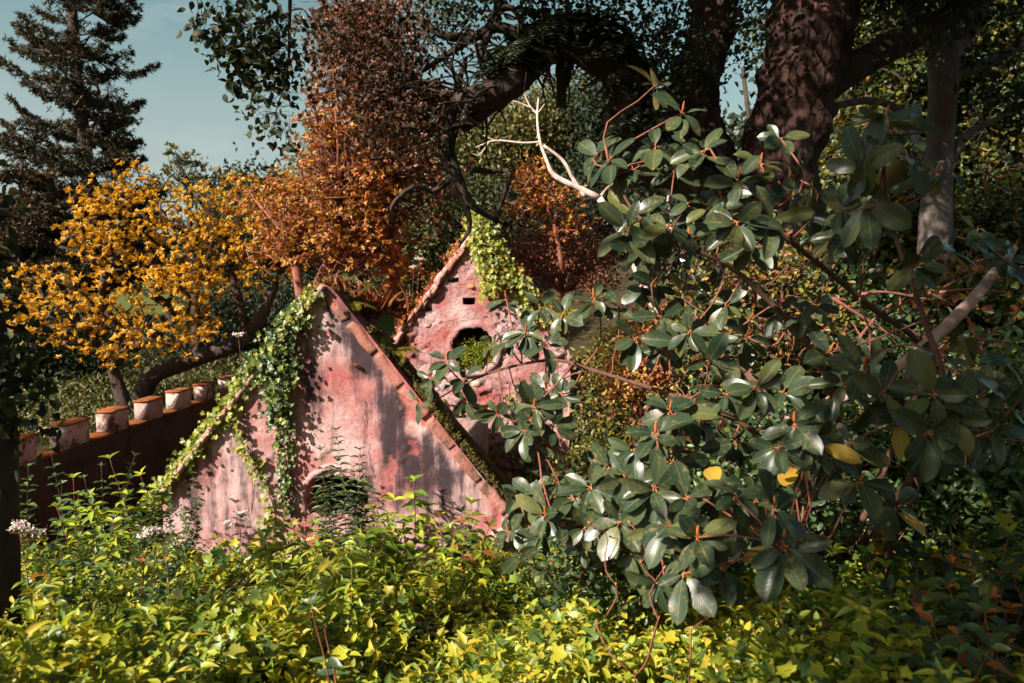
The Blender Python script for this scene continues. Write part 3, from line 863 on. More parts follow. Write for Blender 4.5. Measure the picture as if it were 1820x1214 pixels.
spots = []
tries = 0
while len(spots) < 60 and tries < 6000:
    tries += 1
    px_, py_ = rng.uniform(690, 1012), rng.uniform(470, 850)
    x_, z_ = px_xz(px_, py_, D2)
    if not in_poly(np.array([(x_, z_ + .16)]), out2)[0] or math.hypot(x_ - oc2[0], z_ - oc2[2]) < ro * 1.5: continue
    if any(abs(px_ - a) < 20 and abs(py_ - b) < 12 for a, b in ((806, 498), (833, 535), (763, 548))): continue
    r_ = .04 + .09 * rng.random() ** 2
    if any(math.hypot(x_ - s[0], z_ - s[1]) < (r_ + s[2]) * .95 for s in spots): continue
    spots.append((x_, z_, r_))
for x_, z_, r_ in spots:
    part('stone', rock((x_, D2 - bump2(x_, z_) + .03, z_), (r_, r_ * rng.uniform(.55, .8)), .55), M['stone_orange'] if rng.random() < .22 else M['stone'], house2, smooth=False)


def tuft_geo(pts, nrmv, n, L, ratio, T=T_DIA, spread=.8):
    """Small leaves thick on a surface."""
    k = len(pts); p = np.repeat(pts, n, 0) + rng.normal(size=(k * n, 3)) * L * .8
    ax = np.repeat(np.broadcast_to(nrmv, (k, 3)), n, 0)
    d = nrm(ax + rng.normal(size=(k * n, 3)) * spread)
    return scatter(T, p, d, rng.normal(size=(k * n, 3)), L * rng.uniform(.6, 1.2, k * n), L * ratio)


# moss on the right coping, in thick cushions
f_ = rng.uniform(.2, 1.0, 1500); mp_ = A1 + (R1 - A1) * f_[:, None] + upR * (.01 + .05 * rng.random((1500, 1)))
mp_[:, 1] = D1 + rng.uniform(.03, .5, 1500)
keep = np.array([mnoise.noise(Vector((q[0] * 4, q[1] * 4, q[2] * 4))) > -.22 for q in mp_])
part('moss', tuft_geo(mp_[keep], upR, 26, .022, .7), M['mossleaf'], house, kind='stuff')
mo = P(850, 638, D2); mm_ = mo + rng.normal(size=(620, 3)) * np.array((.19, .07, .13)); mm_[:, 1] = D2 + .12 + rng.normal(size=620) * .07
part('moss', tuft_geo(mm_, (0, -.5, 1), 14, .035, .7), M['ivy_sun'], house2, kind='stuff')
# red lichen and herbs along the left slope of the back gable
f_ = rng.uniform(.0, 1.0, 420); lp_ = A2 + (L2 - A2) * f_[:, None]; lp_[:, 1] = D2 + rng.uniform(-.1, .3, 420); lp_[:, 2] += rng.uniform(-.06, .16, 420)
keep = np.array([mnoise.noise(Vector((q[0] * 3, q[1] * 3, 9))) > -.1 for q in lp_])
part('lichen', tuft_geo(lp_[keep], (-.4, -.4, 1), 9, .05, .6), M['lichen'], house2, kind='stuff')
f_ = rng.uniform(.05, 1.0, 300); lp_ = A2 + (R2 - A2) * f_[:, None]; lp_[:, 1] = D2 + rng.uniform(-.1, .3, 300); lp_[:, 2] += rng.uniform(-.16, .06, 300)
part('lichen', tuft_geo(lp_, (.2, -.6, 1), 7, .045, .6), M['lichen'], house2, kind='stuff')

# low rust red wall right of the back gable
low = thing('low_wall', 'low rust red wall remnant behind the big shrub, right of the far gable', 'wall', (P(1170, 740, 11)[0], 11, -1.8))
for r_, (za, zb) in enumerate(((-1.9, -1.05), (-1.02, -.62), (-.59, -.22))):
    n_ = 5 + r_
    xa, xb = P(1085, 700, 11)[0], P(1290, 700, 11)[0]
    for k in range(n_):
        a = np.array((xa + (xb - xa) * (k + .03) / n_, 11 + .05 * rng.random(), za)); b = a + np.array(((xb - xa) * .93 / n_, 0, 0))
        part('stone_block', block(a, b, (0, 0, 1), (0, 1, 0), zb - za, 1, .18, .05, 4), M['rusty'], low, smooth=False)

# ------------------------------------------------------------------ battlemented garden wall on the left
wl_x0 = -6.75
bw = thing('battlement_wall', 'low battlemented wall with orange lichened caps running away behind the left side of the gable', 'wall', (wl_x0 + .2, 12, -1.9))
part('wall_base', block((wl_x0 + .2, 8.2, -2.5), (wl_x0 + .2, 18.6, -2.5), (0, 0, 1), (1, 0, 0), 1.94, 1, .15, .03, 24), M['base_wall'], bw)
for k, yy in enumerate((9.3, 10.55, 11.75, 12.95, 14.15, 15.4, 16.7)):
    zt = -.26 + .05 * rng.random()
    ln = .54 + .08 * rng.random()
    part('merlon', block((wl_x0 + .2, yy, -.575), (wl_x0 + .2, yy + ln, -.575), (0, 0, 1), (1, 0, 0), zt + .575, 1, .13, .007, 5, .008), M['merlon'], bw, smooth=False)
    part('merlon_cap', block((wl_x0 + .2, yy - .02, zt - .004), (wl_x0 + .2, yy + ln + .02, zt - .004), (0, 0, 1), (1, 0, 0), .03, 1, .142, .014, 6), M['merlon_cap'], bw, smooth=False)
    part('sill_cap', block((wl_x0 + .2, yy + ln + .03, -.568), (wl_x0 + .2, yy + 1.2, -.568), (0, 0, 1), (1, 0, 0), .03, 1, .155, .012, 3), M['merlon_cap'], bw, smooth=False)

# ------------------------------------------------------------------ trees of the background
def tree(name, label, cat, base, trunks, lobes, leaf, mat, bark, r_tip=.008, seg=.5, wig=.12, group=None, tips=None, nleaf=10, L=.1, ratio=.45, mode='ros', spread=.35, sides=6, up=.3, rmax=.14, sag=0.0, expo=.5):
    t = thing(name, label, cat, base, group)
    tp = lobe_pts(lobes) if tips is None else tips
    paths, td = skeleton(trunks, tp, r_tip, seg, wig, sag, rmax=rmax, expo=expo)
    part('trunk', paths_geo(paths, 10, True), bark, t)
    part('branches', paths_geo(paths, sides, False), bark, t)
    if mode == 'ros':
        k = 3
        p = np.repeat(tp, k, 0) + rng.normal(size=(len(tp) * k, 3)) * spread * np.array((1, 1, .7))
        ax = rnd_dirs(len(p), .9) + np.array((-.25, -.3, .2))
        g_ = rosettes(leaf, p, ax, nleaf, L, ratio)
    else:
        k = nleaf
        p = np.repeat(tp, k, 0) + rng.normal(size=(len(tp) * k, 3)) * spread
        d = rnd_dirs(len(p), up); g_ = scatter(leaf, p, d, rnd_dirs(len(p), .8), L * rng.uniform(.6, 1.25, len(p)), L * ratio)
    part('crown', g_, mat, t)
    return t


def trunk_line(ctrl, radii, n=14):
    c = spline([(*P(a, b, D), r) for (a, b, D), r in zip(ctrl, radii)], n)
    return c[:, :3], c[:, 3]


# amber trees behind the battlement wall
tree('amber_tree', 'broad amber leaved tree over the nearest merlons of the battlement wall, its trunk bare below', 'tree', P(222, 720, 15), [trunk_line([(226, 735, 15), (212, 690, 15), (195, 645, 15)], (.16, .13, .10), 8)],
     [(200, 400, 15, 70, 55, .8, 46), (310, 385, 15.3, 85, 65, 1, 60), (110, 560, 14.6, 100, 50, .9, 56), (250, 500, 14.8, 110, 60, .9, 70), (290, 590, 14.6, 90, 45, .7, 50), (180, 600, 14.6, 80, 50, .7, 40), (60, 580, 14.8, 50, 30, .5, 18), (250, 330, 15.3, 24, 60, .3, 12), (165, 440, 15, 60, 45, .6, 34), (90, 500, 14.8, 60, 36, .6, 24), (30, 540, 14.8, 40, 26, .5, 14), (380, 440, 15.2, 60, 60, .7, 40), (330, 500, 14.8, 70, 40, .6, 36), (190, 350, 15.2, 50, 24, .5, 16)],
     T_OVAL, M['yellow'], M['bark_dark'], nleaf=12, L=.088, ratio=.42, spread=.17)
tree('amber_tree', 'amber leaved tree on a long leaning dark trunk, just left of the plaster gable peak', 'tree', P(245, 690, 16), [trunk_line([(250, 705, 16), (275, 665, 15.9), (340, 640, 15.8), (440, 595, 15.7), (500, 480, 15.8)], (.22, .20, .18, .15, .09), 18), trunk_line([(440, 595, 15.7), (415, 500, 15.8), (385, 440, 16)], (.11, .08, .06), 8)],
     [(430, 400, 16, 80, 70, .9, 60), (500, 430, 15.8, 60, 60, .8, 44), (380, 450, 16.2, 60, 50, .7, 34), (400, 340, 16.4, 70, 34, .7, 26), (350, 560, 15.6, 40, 40, .5, 20), (480, 350, 16, 60, 40, .6, 36), (460, 480, 15.7, 60, 40, .6, 30), (520, 330, 16, 40, 30, .5, 20)],
     T_OVAL, M['yellow'], M['bark_dark'], nleaf=12, L=.088, ratio=.42, spread=.17)
tree('slender_tree', 'thin airy tree top with sparse olive leaves against the sky between conifer and amber trees', 'tree', P(350, 700, 19), [trunk_line([(352, 690, 19), (345, 480, 19), (330, 330, 19)], (.14, .09, .03), 12)],
     [(330, 310, 19, 40, 50, .5, 40), (370, 340, 19, 36, 40, .5, 30), (315, 280, 19, 14, 22, .2, 10)], T_OVAL, M['olive'], M['bark_dark'], nleaf=7, L=.11, ratio=.4, spread=.10)

# the orange and copper trees in the middle
tree('orange_tree', 'orange red leaved tree rising left of the copper vines behind the plaster gable', 'tree', P(560, 640, 12.5), [trunk_line([(540, 690, 12.5), (538, 560, 12.5), (520, 440, 12.5)], (.13, .10, .06), 10), trunk_line([(538, 560, 12.5), (590, 440, 12.4), (610, 330, 12.3)], (.08, .06, .04), 8)],
     [(560, 340, 12.3, 60, 70, .7, 90), (520, 400, 12.6, 60, 60, .7, 70), (600, 250, 12.2, 50, 50, .5, 60), (620, 400, 12.1, 60, 70, .7, 90), (560, 440, 12.5, 80, 40, .6, 70), (650, 330, 12, 50, 60, .5, 60), (570, 230, 12, 26, 40, .4, 20), (480, 360, 12.8, 70, 40, .6, 40), (660, 430, 12.4, 70, 50, .6, 60), (700, 480, 12.6, 50, 40, .5, 40), (600, 180, 12.2, 40, 50, .5, 30), (480, 440, 12.8, 50, 30, .5, 24)],
     T_OVAL, M['orange'], M['twig_red'], nleaf=9, L=.075, ratio=.5, spread=.18, wig=.3, r_tip=.007)
cop = tree('copper_tree', 'tall copper leaved tree with hanging leafy twigs left of the big dark limb', 'tree', P(690, 640, 13.4), [trunk_line([(722, 660, 13.4), (700, 480, 13.4), (690, 300, 13.3), (660, 120, 13.2), (640, -60, 13)], (.12, .10, .08, .06, .04), 18), trunk_line([(705, 500, 13.4), (640, 400, 13.3), (600, 300, 13.2)], (.07, .05, .03), 10)],
     [(640, 60, 13, 70, 60, .9, 90), (600, 130, 13.2, 36, 70, .7, 60), (680, 150, 13, 60, 70, .8, 100), (700, 60, 12.8, 60, 70, .8, 90), (650, 240, 13.2, 70, 60, .7, 110), (720, 270, 13, 60, 80, .7, 110), (680, 360, 13.2, 70, 70, .7, 110), (640, 430, 13.4, 60, 60, .6, 90), (740, 190, 12.9, 40, 60, .6, 60), (590, 30, 13.2, 30, 40, .5, 30), (650, -80, 13, 90, 60, 1, 60), (770, 330, 13, 40, 60, .5, 50)],
     T_OVAL, M['copper'], M['twig_red'], nleaf=7, L=.085, ratio=.5, spread=.22, wig=.32, r_tip=.0065, seg=.3)
tree('orange_bush', 'small orange leaved bush with twisted pink stems, right of the hanging limb', 'bush', P(960, 460, 14), [trunk_line([(1000, 480, 14), (985, 400, 14), (960, 340, 14)], (.05, .04, .03), 8)],
     [(950, 320, 14, 40, 34, .5, 50), (990, 350, 14, 46, 24, .5, 40), (930, 370, 14, 40, 22, .4, 30), (1010, 400, 14, 40, 30, .5, 30)], T_OVAL, M['orange'], M['twig_red'], nleaf=9, L=.07, ratio=.5, spread=.12, wig=.3)
tree('russet_bush', 'wide russet brown bush behind the right slope of the far gable', 'bush', P(1000, 560, 15), [trunk_line([(1000, 600, 15), (1000, 520, 15)], (.08, .05), 5)],
     [(1000, 450, 15, 90, 50, .9, 130), (940, 440, 15, 60, 40, .7, 60), (1060, 490, 15, 50, 50, .6, 60)], T_DIA, M['russet'], M['twig_red'], nleaf=34, L=.07, ratio=.4, spread=.16, mode='rand', wig=.2)

# tall conifer at the left
def conifer(label, base, top, D, whorls, mat, r0, r1, tuft, Ln, seed_n):
    t = thing('conifer_tree', label, 'tree', base)
    n = 30; c = np.linspace(0, 1, n)[:, None]
    line = np.array(base) + (np.array(top) - np.array(base)) * c
    line[:, 0] += .06 * np.sin(np.linspace(0, 7, n))
    part('trunk', tube(line, np.linspace(r0, r1, n), 10), M['bark_dark'], t)
    bg_, pts, dirs = [], [], []
    for (py, lenL, lenR, k) in whorls:
        for j in range(k):
            a = rng.uniform(0, 2 * math.pi)
            sgn = math.cos(a)
            ln = (lenR if sgn > 0 else lenL) * rng.uniform(.65, 1.1) * D / F
            f = np.clip((line[:, 2] - P(0, py + rng.uniform(-14, 14), D)[2]), 0, None)
            i0 = int(np.argmin(f)) if f.max() > 0 else n - 1
            p0 = line[min(i0, n - 1)].copy(); p0[2] = P(0, py + rng.uniform(-7, 7), D)[2]
            d = np.array((math.cos(a), math.sin(a) * .8, 0))
            u = np.linspace(0, 1, 9)[:, None]
            dr = rng.uniform(.10, .26)
            bp_ = p0 + d * ln * u + np.array((0, 0, 1)) * ln * (-dr * np.sin(u * math.pi * .85) + .20 * u ** 3)
            bp_ += rng.normal(size=bp_.shape) * .02 * ln * u
            bg_.append(tube(bp_, np.linspace(.035, .006, 9), 4))
            m = int(ln * tuft)
            q = rng.uniform(.14, 1, m) ** .8
            idx = np.clip((q * 8).astype(int), 0, 7); fr = q * 8 - idx
            pp = bp_[idx] * (1 - fr)[:, None] + bp_[idx + 1] * fr[:, None]
            side = np.array((-d[1], d[0], 0))
            w_ = rng.normal(size=m) * .13 * ln * (.35 + .9 * np.sin(q * math.pi * .9))
            pp = pp + side * w_[:, None] + np.array((0, 0, 1)) * (rng.normal(size=m) * .035 + .02 - .10 * np.abs(w_))[:, None]
            pts.append(pp); dirs.append(d * .6 + side * np.sign(w_)[:, None] * .6 + np.array((0, 0, .5)))
    pts = np.concatenate(pts); dirs = np.concatenate(dirs)
    part('branches', join(bg_), M['bark_dark'], t)
    k = 9
    p = np.repeat(pts, k, 0); d = nrm(np.repeat(dirs, k, 0) + rng.normal(size=(len(p), 3)) * .75)
    part('needles', scatter(T_DIA, p, d, rnd_dirs(len(p), .5), Ln * rng.uniform(.6, 1.3, len(p)), Ln * .2), mat, t)
    return t


wh = [(-70, 90, 60, 6), (-25, 110, 70, 6), (18, 130, 90, 7), (58, 140, 50, 7), (100, 150, 100, 7), (140, 160, 40, 7), (178, 170, 75, 8), (215, 175, 80, 8), (252, 185, 90, 9), (290, 190, 90, 9), (330, 190, 120, 11), (365, 200, 110, 12), (400, 200, 110, 12), (440, 200, 120, 12), (480, 200, 120, 10)]
conifer('tall dark conifer with tiered drooping boughs against the sky at the left', P(188, 640, 25), P(118, -110, 25), 25, wh, M['pine'], .30, .12, 42, .17, 0)
conifer('lower brownish conifer in front of the tall one at the left edge', P(40, 700, 22), P(36, 290, 22), 22, [(320, 40, 70, 6), (350, 80, 120, 8), (380, 100, 140, 9), (415, 110, 150, 10), (450, 110, 150, 11), (485, 120, 150, 11), (520, 120, 150, 11), (555, 120, 140, 11)], M['pine_brown'], .22, .03, 42, .16, 1)

# rounded trees that fill the slope behind
bgt = [
    ('deep green tree behind the amber trees, under the far left skyline', (470, 560, 26), [(450, 420, 26, 90, 60, 2, 120), (540, 400, 26, 80, 70, 2, 110), (400, 450, 26, 70, 60, 2, 80)], 'darkleaf', .16),
    ('olive tree behind the copper tree, its crown touching the sky', (640, 520, 24), [(640, 300, 24, 90, 110, 2, 150), (590, 380, 24, 60, 80, 2, 80), (700, 380, 24, 80, 90, 2, 110)], 'olive', .15),
    ('golden green tree seen under the arch of the dark limb', (920, 480, 20), [(930, 240, 20, 100, 60, 1.5, 130), (880, 300, 20, 70, 60, 1.5, 90), (1010, 220, 20, 70, 60, 1.5, 90), (800, 260, 20, 60, 60, 1.5, 70)], 'olive', .13),
    ('shadowy green tree behind the peak of the far gable', (800, 520, 19), [(780, 400, 19, 90, 60, 1.2, 120), (860, 380, 19, 80, 60, 1.2, 110), (720, 440, 19, 70, 60, 1.2, 80), (930, 420, 19, 60, 50, 1, 60)], 'darkleaf', .12),
    ('dark spreading tree behind the white dead tree', (1150, 520, 18), [(1120, 280, 18, 90, 80, 1.5, 130), (1180, 380, 18, 90, 70, 1.5, 120), (1080, 380, 18, 70, 60, 1.5, 80), (1090, 180, 18, 80, 60, 1.5, 90)], 'darkleaf', .13),
    ('dim tree filling the left edge below the conifers', (60, 720, 18), [(40, 600, 18, 90, 60, 1.2, 90), (110, 660, 18, 80, 40, 1, 70), (20, 680, 18, 60, 40, 1, 50)], 'darkleaf', .12),
    ('low dark tree behind the leaning amber trunk', (420, 640, 21), [(420, 560, 21, 110, 50, 1.5, 120), (520, 540, 21, 70, 60, 1.5, 90), (330, 620, 21, 60, 40, 1.2, 60)], 'darkleaf', .13),
    ('flat topped dark tree far off on the skyline right of the amber trees', (450, 420, 45), [(445, 345, 45, 50, 16, 3, 60), (430, 370, 45, 60, 20, 3, 50)], 'darkleaf', .3),
    ('brown green tree just right of the copper tree trunk', (760, 560, 16), [(770, 350, 16, 40, 60, 1, 50), (700, 420, 16, 60, 50, 1, 60), (740, 470, 16, 60, 40, 1, 50)], 'olive', .1),
]
for lab, (bx, by, bd), lobes, mt, L_ in bgt:
    b = P(bx, by + 120, bd); top = P(bx, by - 30, bd)
    tree('woodland_tree', lab, 'tree', b, [(np.linspace(b, top, 6), np.linspace(.2, .12, 6))], lobes, T_DIA, M[mt], M['bark_dark'], nleaf=42, L=L_ * 1.15, ratio=.5, spread=L_ * 2.3, mode='rand', up=.2, r_tip=.012, group='trees that fill the slope behind the ruins')

# sunlit and shadowed woodland on the right
wdl = [
    ('speckled yellow green tree between the two right hand trunks', (1560, 480, 13), [(1560, 120, 13, 70, 90, 1.2, 130), (1540, 260, 12.5, 60, 90, 1.2, 120), (1600, 380, 12, 70, 70, 1, 90), (1520, 380, 12.5, 50, 60, 1, 60), (1600, 30, 13, 80, 60, 1.4, 100)]),
    ('speckled green tree right of the grey trunk at the right edge', (1770, 520, 13), [(1770, 200, 13, 70, 110, 1.2, 140), (1760, 380, 12.5, 80, 70, 1, 90), (1790, 60, 13, 70, 80, 1.2, 90), (1700, 60, 13, 60, 60, 1.2, 60)]),
    ('dull woodland tree behind the lower right thicket', (1680, 760, 9), [(1650, 560, 9, 120, 80, 1, 120), (1780, 600, 8.5, 80, 100, 1, 120), (1560, 620, 9, 80, 80, 1, 80)]),
]
for lab, (bx, by, bd), lobes in wdl:
    b = P(bx, by + 160, bd); top = P(bx, by - 30, bd)
    tree('woodland_tree', lab, 'tree', b, [(np.linspace(b, top, 6), np.linspace(.12, .07, 6))], lobes, T_HEART, M['wood_leaf'], M['bark_dark'], nleaf=16, L=.12, ratio=.8, spread=.22, mode='rand', up=-.2, r_tip=.008, group='trees of the woodland at the right')
hedge = thing('dark_thicket', 'solid dark thicket closing the wood behind the right hand trunks', 'thicket', P(1600, 560, 15))
tp = lobe_pts([(1500, 300, 16, 140, 260, 1.5, 300), (1700, 300, 16, 160, 280, 1.5, 360), (1850, 400, 15, 120, 300, 1.5, 220), (1300, 420, 15.5, 150, 150, 1.2, 200), (1600, 60, 16, 260, 120, 1.5, 220)])
k = 30; p = np.repeat(tp, k, 0) + rng.normal(size=(len(tp) * k, 3)) * .35
part('crown', scatter(T_DIA, p, rnd_dirs(len(p), .2), rnd_dirs(len(p), .8), .2 * rng.uniform(.6, 1.2, len(p)), .13), M['darkleaf'], hedge)
part('stems', join([tube(spline([P(x_, 640, 15.5), P(x_ + 20, 400, 15.5), P(x_ - 10, 120, 15.8)], 10), np.linspace(.09, .04, 10), 6) for x_ in (1330, 1480, 1600, 1740, 1850)]), M['bark_dark'], hedge)
far = thing('far_wood', 'far wooded hillside closing the view behind all the trees', 'wood', P(900, 500, 48)); far['kind'] = 'stuff'
tp = lobe_pts([(x_, 480 - 60 * (x_ > 560) - 70 * (x_ > 900), 46, 130, 70 + 60 * (x_ > 560), 5, 130) for x_ in range(-200, 2100, 130)])
k = 30; p = np.repeat(tp, k, 0) + rng.normal(size=(len(tp) * k, 3)) * .8
part('foliage', scatter(T_DIA, p, rnd_dirs(len(p), .3), rnd_dirs(len(p), .8), .5 * rng.uniform(.6, 1.2, len(p)), .3), M['darkleaf'], far, kind='stuff')


# ------------------------------------------------------------------ the old tree: two trunks, arching limbs, ferns on the limb
old = thing('old_tree', 'huge old tree with two dark cracked trunks and an arching limb over the ruins', 'tree', P(1390, 560, 8.0))


def limb(name, ctrl, radii, mat, sides=12, n=40, rough=.10, parent=None):
    L_ = spline([(*P(a, b, D), r) for (a, b, D), r in zip(ctrl, radii)], n)
    V_, F_, U_ = tube(L_[:, :3], L_[:, 3], sides)
    c = np.repeat(L_[:, :3], sides, 0); r = np.repeat(L_[:, 3], sides)
    s = np.array([mnoise.noise(Vector(v * 3.1)) + .6 * mnoise.noise(Vector(v * 9)) for v in V_])
    V_ = c + (V_ - c) * (1 + rough * 1.6 * s)[:, None]
    return part(name, (V_, F_), mat, parent or old), L_


limb('trunk', [(1410, 900, 7.7), (1400, 480, 7.9), (1385, 330, 8), (1405, 200, 8), (1440, 60, 8), (1470, -120, 8)], (.50, .44, .42, .40, .42, .40), M['bark_old'], 22, 70, .16)
limb('trunk', [(1370, 760, 7.8), (1290, 400, 8.1), (1235, 200, 8.2), (1262, 60, 8.3), (1290, -120, 8.3)], (.34, .30, .28, .24, .22), M['bark_old'], 18, 60, .16)
_, armL = limb('limb', [(1330, 420, 8.0), (1240, 330, 7.9), (1130, 250, 7.7), (1105, 130, 7.6), (1040, 80, 7.5), (970, 80, 7.4), (925, 130, 7.3), (870, 165, 7.2), (800, 185, 7.2)], (.30, .27, .24, .22, .19, .17, .15, .14, .10), M['bark_dark'], 14, 70, .16)
limb('limb', [(925, 130, 7.3), (900, 165, 7.3), (850, 205, 7.3), (820, 230, 7.3)], (.10, .09, .07, .05), M['bark_dark'], 10, 24, .12)
limb('limb', [(800, 180, 7.2), (792, 250, 7.2), (805, 300, 7.2), (835, 360, 7.2), (880, 390, 7.3)], (.09, .09, .08, .05, .03), M['bark_dark'], 10, 30, .14)
limb('limb_stub', [(1005, 85, 7.5), (1000, 140, 7.5), (995, 190, 7.5)], (.10, .085, .05), M['bark_dark'], 10, 16, .3)
limb('limb', [(1440, 160, 8), (1530, 110, 8.1), (1600, 75, 8.2)], (.22, .17, .14), M['bark_dark'], 12, 20, .12)
limb('limb', [(1600, 75, 8.2), (1700, 20, 8.3), (1800, -40, 8.5)], (.14, .12, .1), M['bark_dark'], 12, 20, .12)
br = []
for ctrl, radii in (
    ([(925, 60, 7.4), (880, 48, 7.4), (840, 66, 7.4), (780, 60, 7.4), (740, 30, 7.4), (700, 40, 7.3)], (.06, .055, .05, .04, .03, .02)),
    ([(868, 55, 7.4), (885, 10, 7.4), (878, -40, 7.4)], (.05, .045, .05)),
    ([(870, 55, 7.4), (855, 95, 7.4), (862, 135, 7.4)], (.045, .04, .02)),
    ([(880, 20, 7.4), (910, 15, 7.4), (930, 45, 7.4)], (.035, .03, .02)),
    ([(840, 66, 7.4), (790, 100, 7.4), (740, 130, 7.4), (690, 140, 7.4)], (.04, .03, .025, .012)),
    ([(815, 180, 7.2), (820, 130, 7.3), (830, 100, 7.3)], (.03, .025, .015)),
    ([(800, 185, 7.2), (770, 150, 7.2), (720, 155, 7.1), (660, 180, 7.1)], (.05, .04, .03, .012)),
    ([(800, 200, 7.2), (760, 230, 7.2), (720, 225, 7.1), (690, 250, 7.1)], (.045, .035, .025, .01)),
    ([(810, 310, 7.2), (770, 340, 7.2), (740, 330, 7.1), (700, 360, 7.1), (690, 400, 7.1)], (.04, .03, .025, .02, .008)),
    ([(820, 340, 7.2), (835, 400, 7.2), (815, 440, 7.2)], (.035, .025, .01)),
    ([(880, 390, 7.3), (905, 310, 7.4), (870, 305, 7.4), (835, 300, 7.2)], (.02, .03, .03, .04)),
    ([(800, 230, 7.2), (835, 215, 7.2), (860, 230, 7.2)], (.04, .03, .012)),
):
    br.append(tube(*trunk_line([c for c in ctrl], radii, 16), 7))
for _ in range(130):      # crooked twigs off the arching limb
    i0 = int(rng.integers(34, 69)); p0 = armL[i0][:3]
    d = nrm(np.array((rng.normal() - .5, rng.normal() * .6, rng.normal() * .9 + .1))); ln = rng.uniform(.35, 1.1)
    pts = [p0]
    for s_ in range(7):
        d = nrm(d + rng.normal(size=3) * .33 + np.array((-.08, 0, -.06))); pts.append(pts[-1] + d * ln / 7)
    br.append(tube(spline(pts, 10), np.linspace(.018, .003, 10), 4))
part('branches', join(br), M['bark_dark'], old)


def frond(p0, d, L_, n=13, droop=.5, w=.42):
    """One fern frond as (pos, dir, normal, length) of its leaflets."""
    d = nrm(d); s = nrm(np.cross(d, (0, 0, 1))); u = np.linspace(.08, 1, n)
    pts = p0 + d * L_ * u[:, None] + np.array((0, 0, 1)) * (-droop * L_ * u ** 2)[:, None]
    t = nrm(np.gradient(pts, axis=0)); nn = nrm(np.cross(s, t))
    out = []
    for sg in (-1, 1):
        ln = L_ * w * np.sin(np.pi * (u * .86 + .12)) ** .8
        out.append((pts, nrm(s * sg + t * .45), nn, ln))
    return [np.concatenate([o[k] if np.ndim(o[k]) else o[k] for o in out]) for k in range(4)]


def fern_geo(fronds, ratio=.22):
    a = [np.concatenate([f[k] for f in fronds]) for k in range(4)]
    return scatter(T_DIA, a[0], a[1], a[2], a[3], a[3] * ratio)


fr = []
for _ in range(420):
    i0 = int(rng.integers(6, 56)); q = armL[i0]
    a = rng.uniform(0, 6.28)
    fr.append(frond(q[:3] + np.array((rng.normal() * .06, rng.normal() * .08 - .05, q[3] * rng.uniform(.3, 1.0))), np.array((math.cos(a), math.sin(a) * .7 - .3, rng.uniform(.1, .9))), rng.uniform(.2, .42), 12, rng.uniform(.4, 1.1)))
part('fern_cover', fern_geo(fr), M['fern_dark'], old)
# upper crown, above the picture, that throws the shade, and the sparse leaf in view
_q = np.stack((rng.uniform(-4.5, 4.0, 950), rng.uniform(2.6, 5.2, 950), rng.uniform(4.6, 11.5, 950)), 1)
tp = np.concatenate((lobe_pts([(1350, -170, 8, 420, 90, 1.5, 170), (900, -150, 7.5, 260, 70, 1.2, 90), (1700, -120, 8, 200, 90, 1.5, 90)]),
                     _q[(_q[:, 0] - 1.127 * _q[:, 1] > -8.6) & (_q[:, 2] + 1.018 * _q[:, 1] > 8.6)]))
_q = np.stack((rng.uniform(.5, 7, 320), rng.uniform(1.2, 6, 320), rng.uniform(3.6, 6.5, 320)), 1)
tp = np.concatenate((tp, _q[(_q[:, 2] > 2.3 + .44 * _q[:, 1]) & (_q[:, 0] - 1.127 * _q[:, 1] > -3.0)]))
k = 40; p = np.repeat(tp, k, 0) + rng.normal(size=(len(tp) * k, 3)) * .28
crown_leaves = [scatter(T_OVAL, p, rnd_dirs(len(p), -.3), rnd_dirs(len(p), .8), .10 * rng.uniform(.6, 1.2, len(p)), .055)]
tp2 = lobe_pts([(1180, 110, 7.6, 110, 60, .5, 60), (1060, 40, 7.4, 120, 50, .5, 60), (1330, 40, 7.5, 60, 60, .4, 14), (1150, 220, 7.4, 60, 60, .5, 30), (1560, 60, 8, 90, 60, .6, 30), (820, 30, 7.5, 110, 50, .5, 50), (1240, 60, 8.8, 90, 80, .6, 60), (1180, 200, 8.8, 70, 80, .6, 50)])
p = np.repeat(tp2, 16, 0) + rng.normal(size=(len(tp2) * 16, 3)) * .16
crown_leaves.append(scatter(T_OVAL, p, rnd_dirs(len(p), -.3), rnd_dirs(len(p), .8), .07 * rng.uniform(.6, 1.2, len(p)), .035))
part('crown', join(crown_leaves), M['darkleaf'], old)
tp3 = lobe_pts([(640, 40, 7.2, 90, 60, .5, 70), (700, 130, 7.2, 70, 70, .5, 60), (600, 120, 7.2, 34, 60, .4, 26), (740, 220, 7.1, 50, 60, .4, 34), (660, 220, 7.2, 50, 60, .4, 30)])
pth, _ = skeleton([(armL[40:, :3][::-1][:1].repeat(2, 0) + np.array(((0, 0, 0), (-.05, 0, .05))), np.array((.03, .02)))], tp3, .003, .25, .22, rmax=.02)
part('hanging_twigs', paths_geo(pth, 4), M['bark_dark'], old)
p = np.repeat(tp3, 13, 0) + rng.normal(size=(len(tp3) * 13, 3)) * .13
part('hanging_leaves', scatter(T_OVAL, p, rnd_dirs(len(p), -.5), rnd_dirs(len(p), .8), .062 * rng.uniform(.6, 1.2, len(p)), .032), M['brown_leaf'], old)

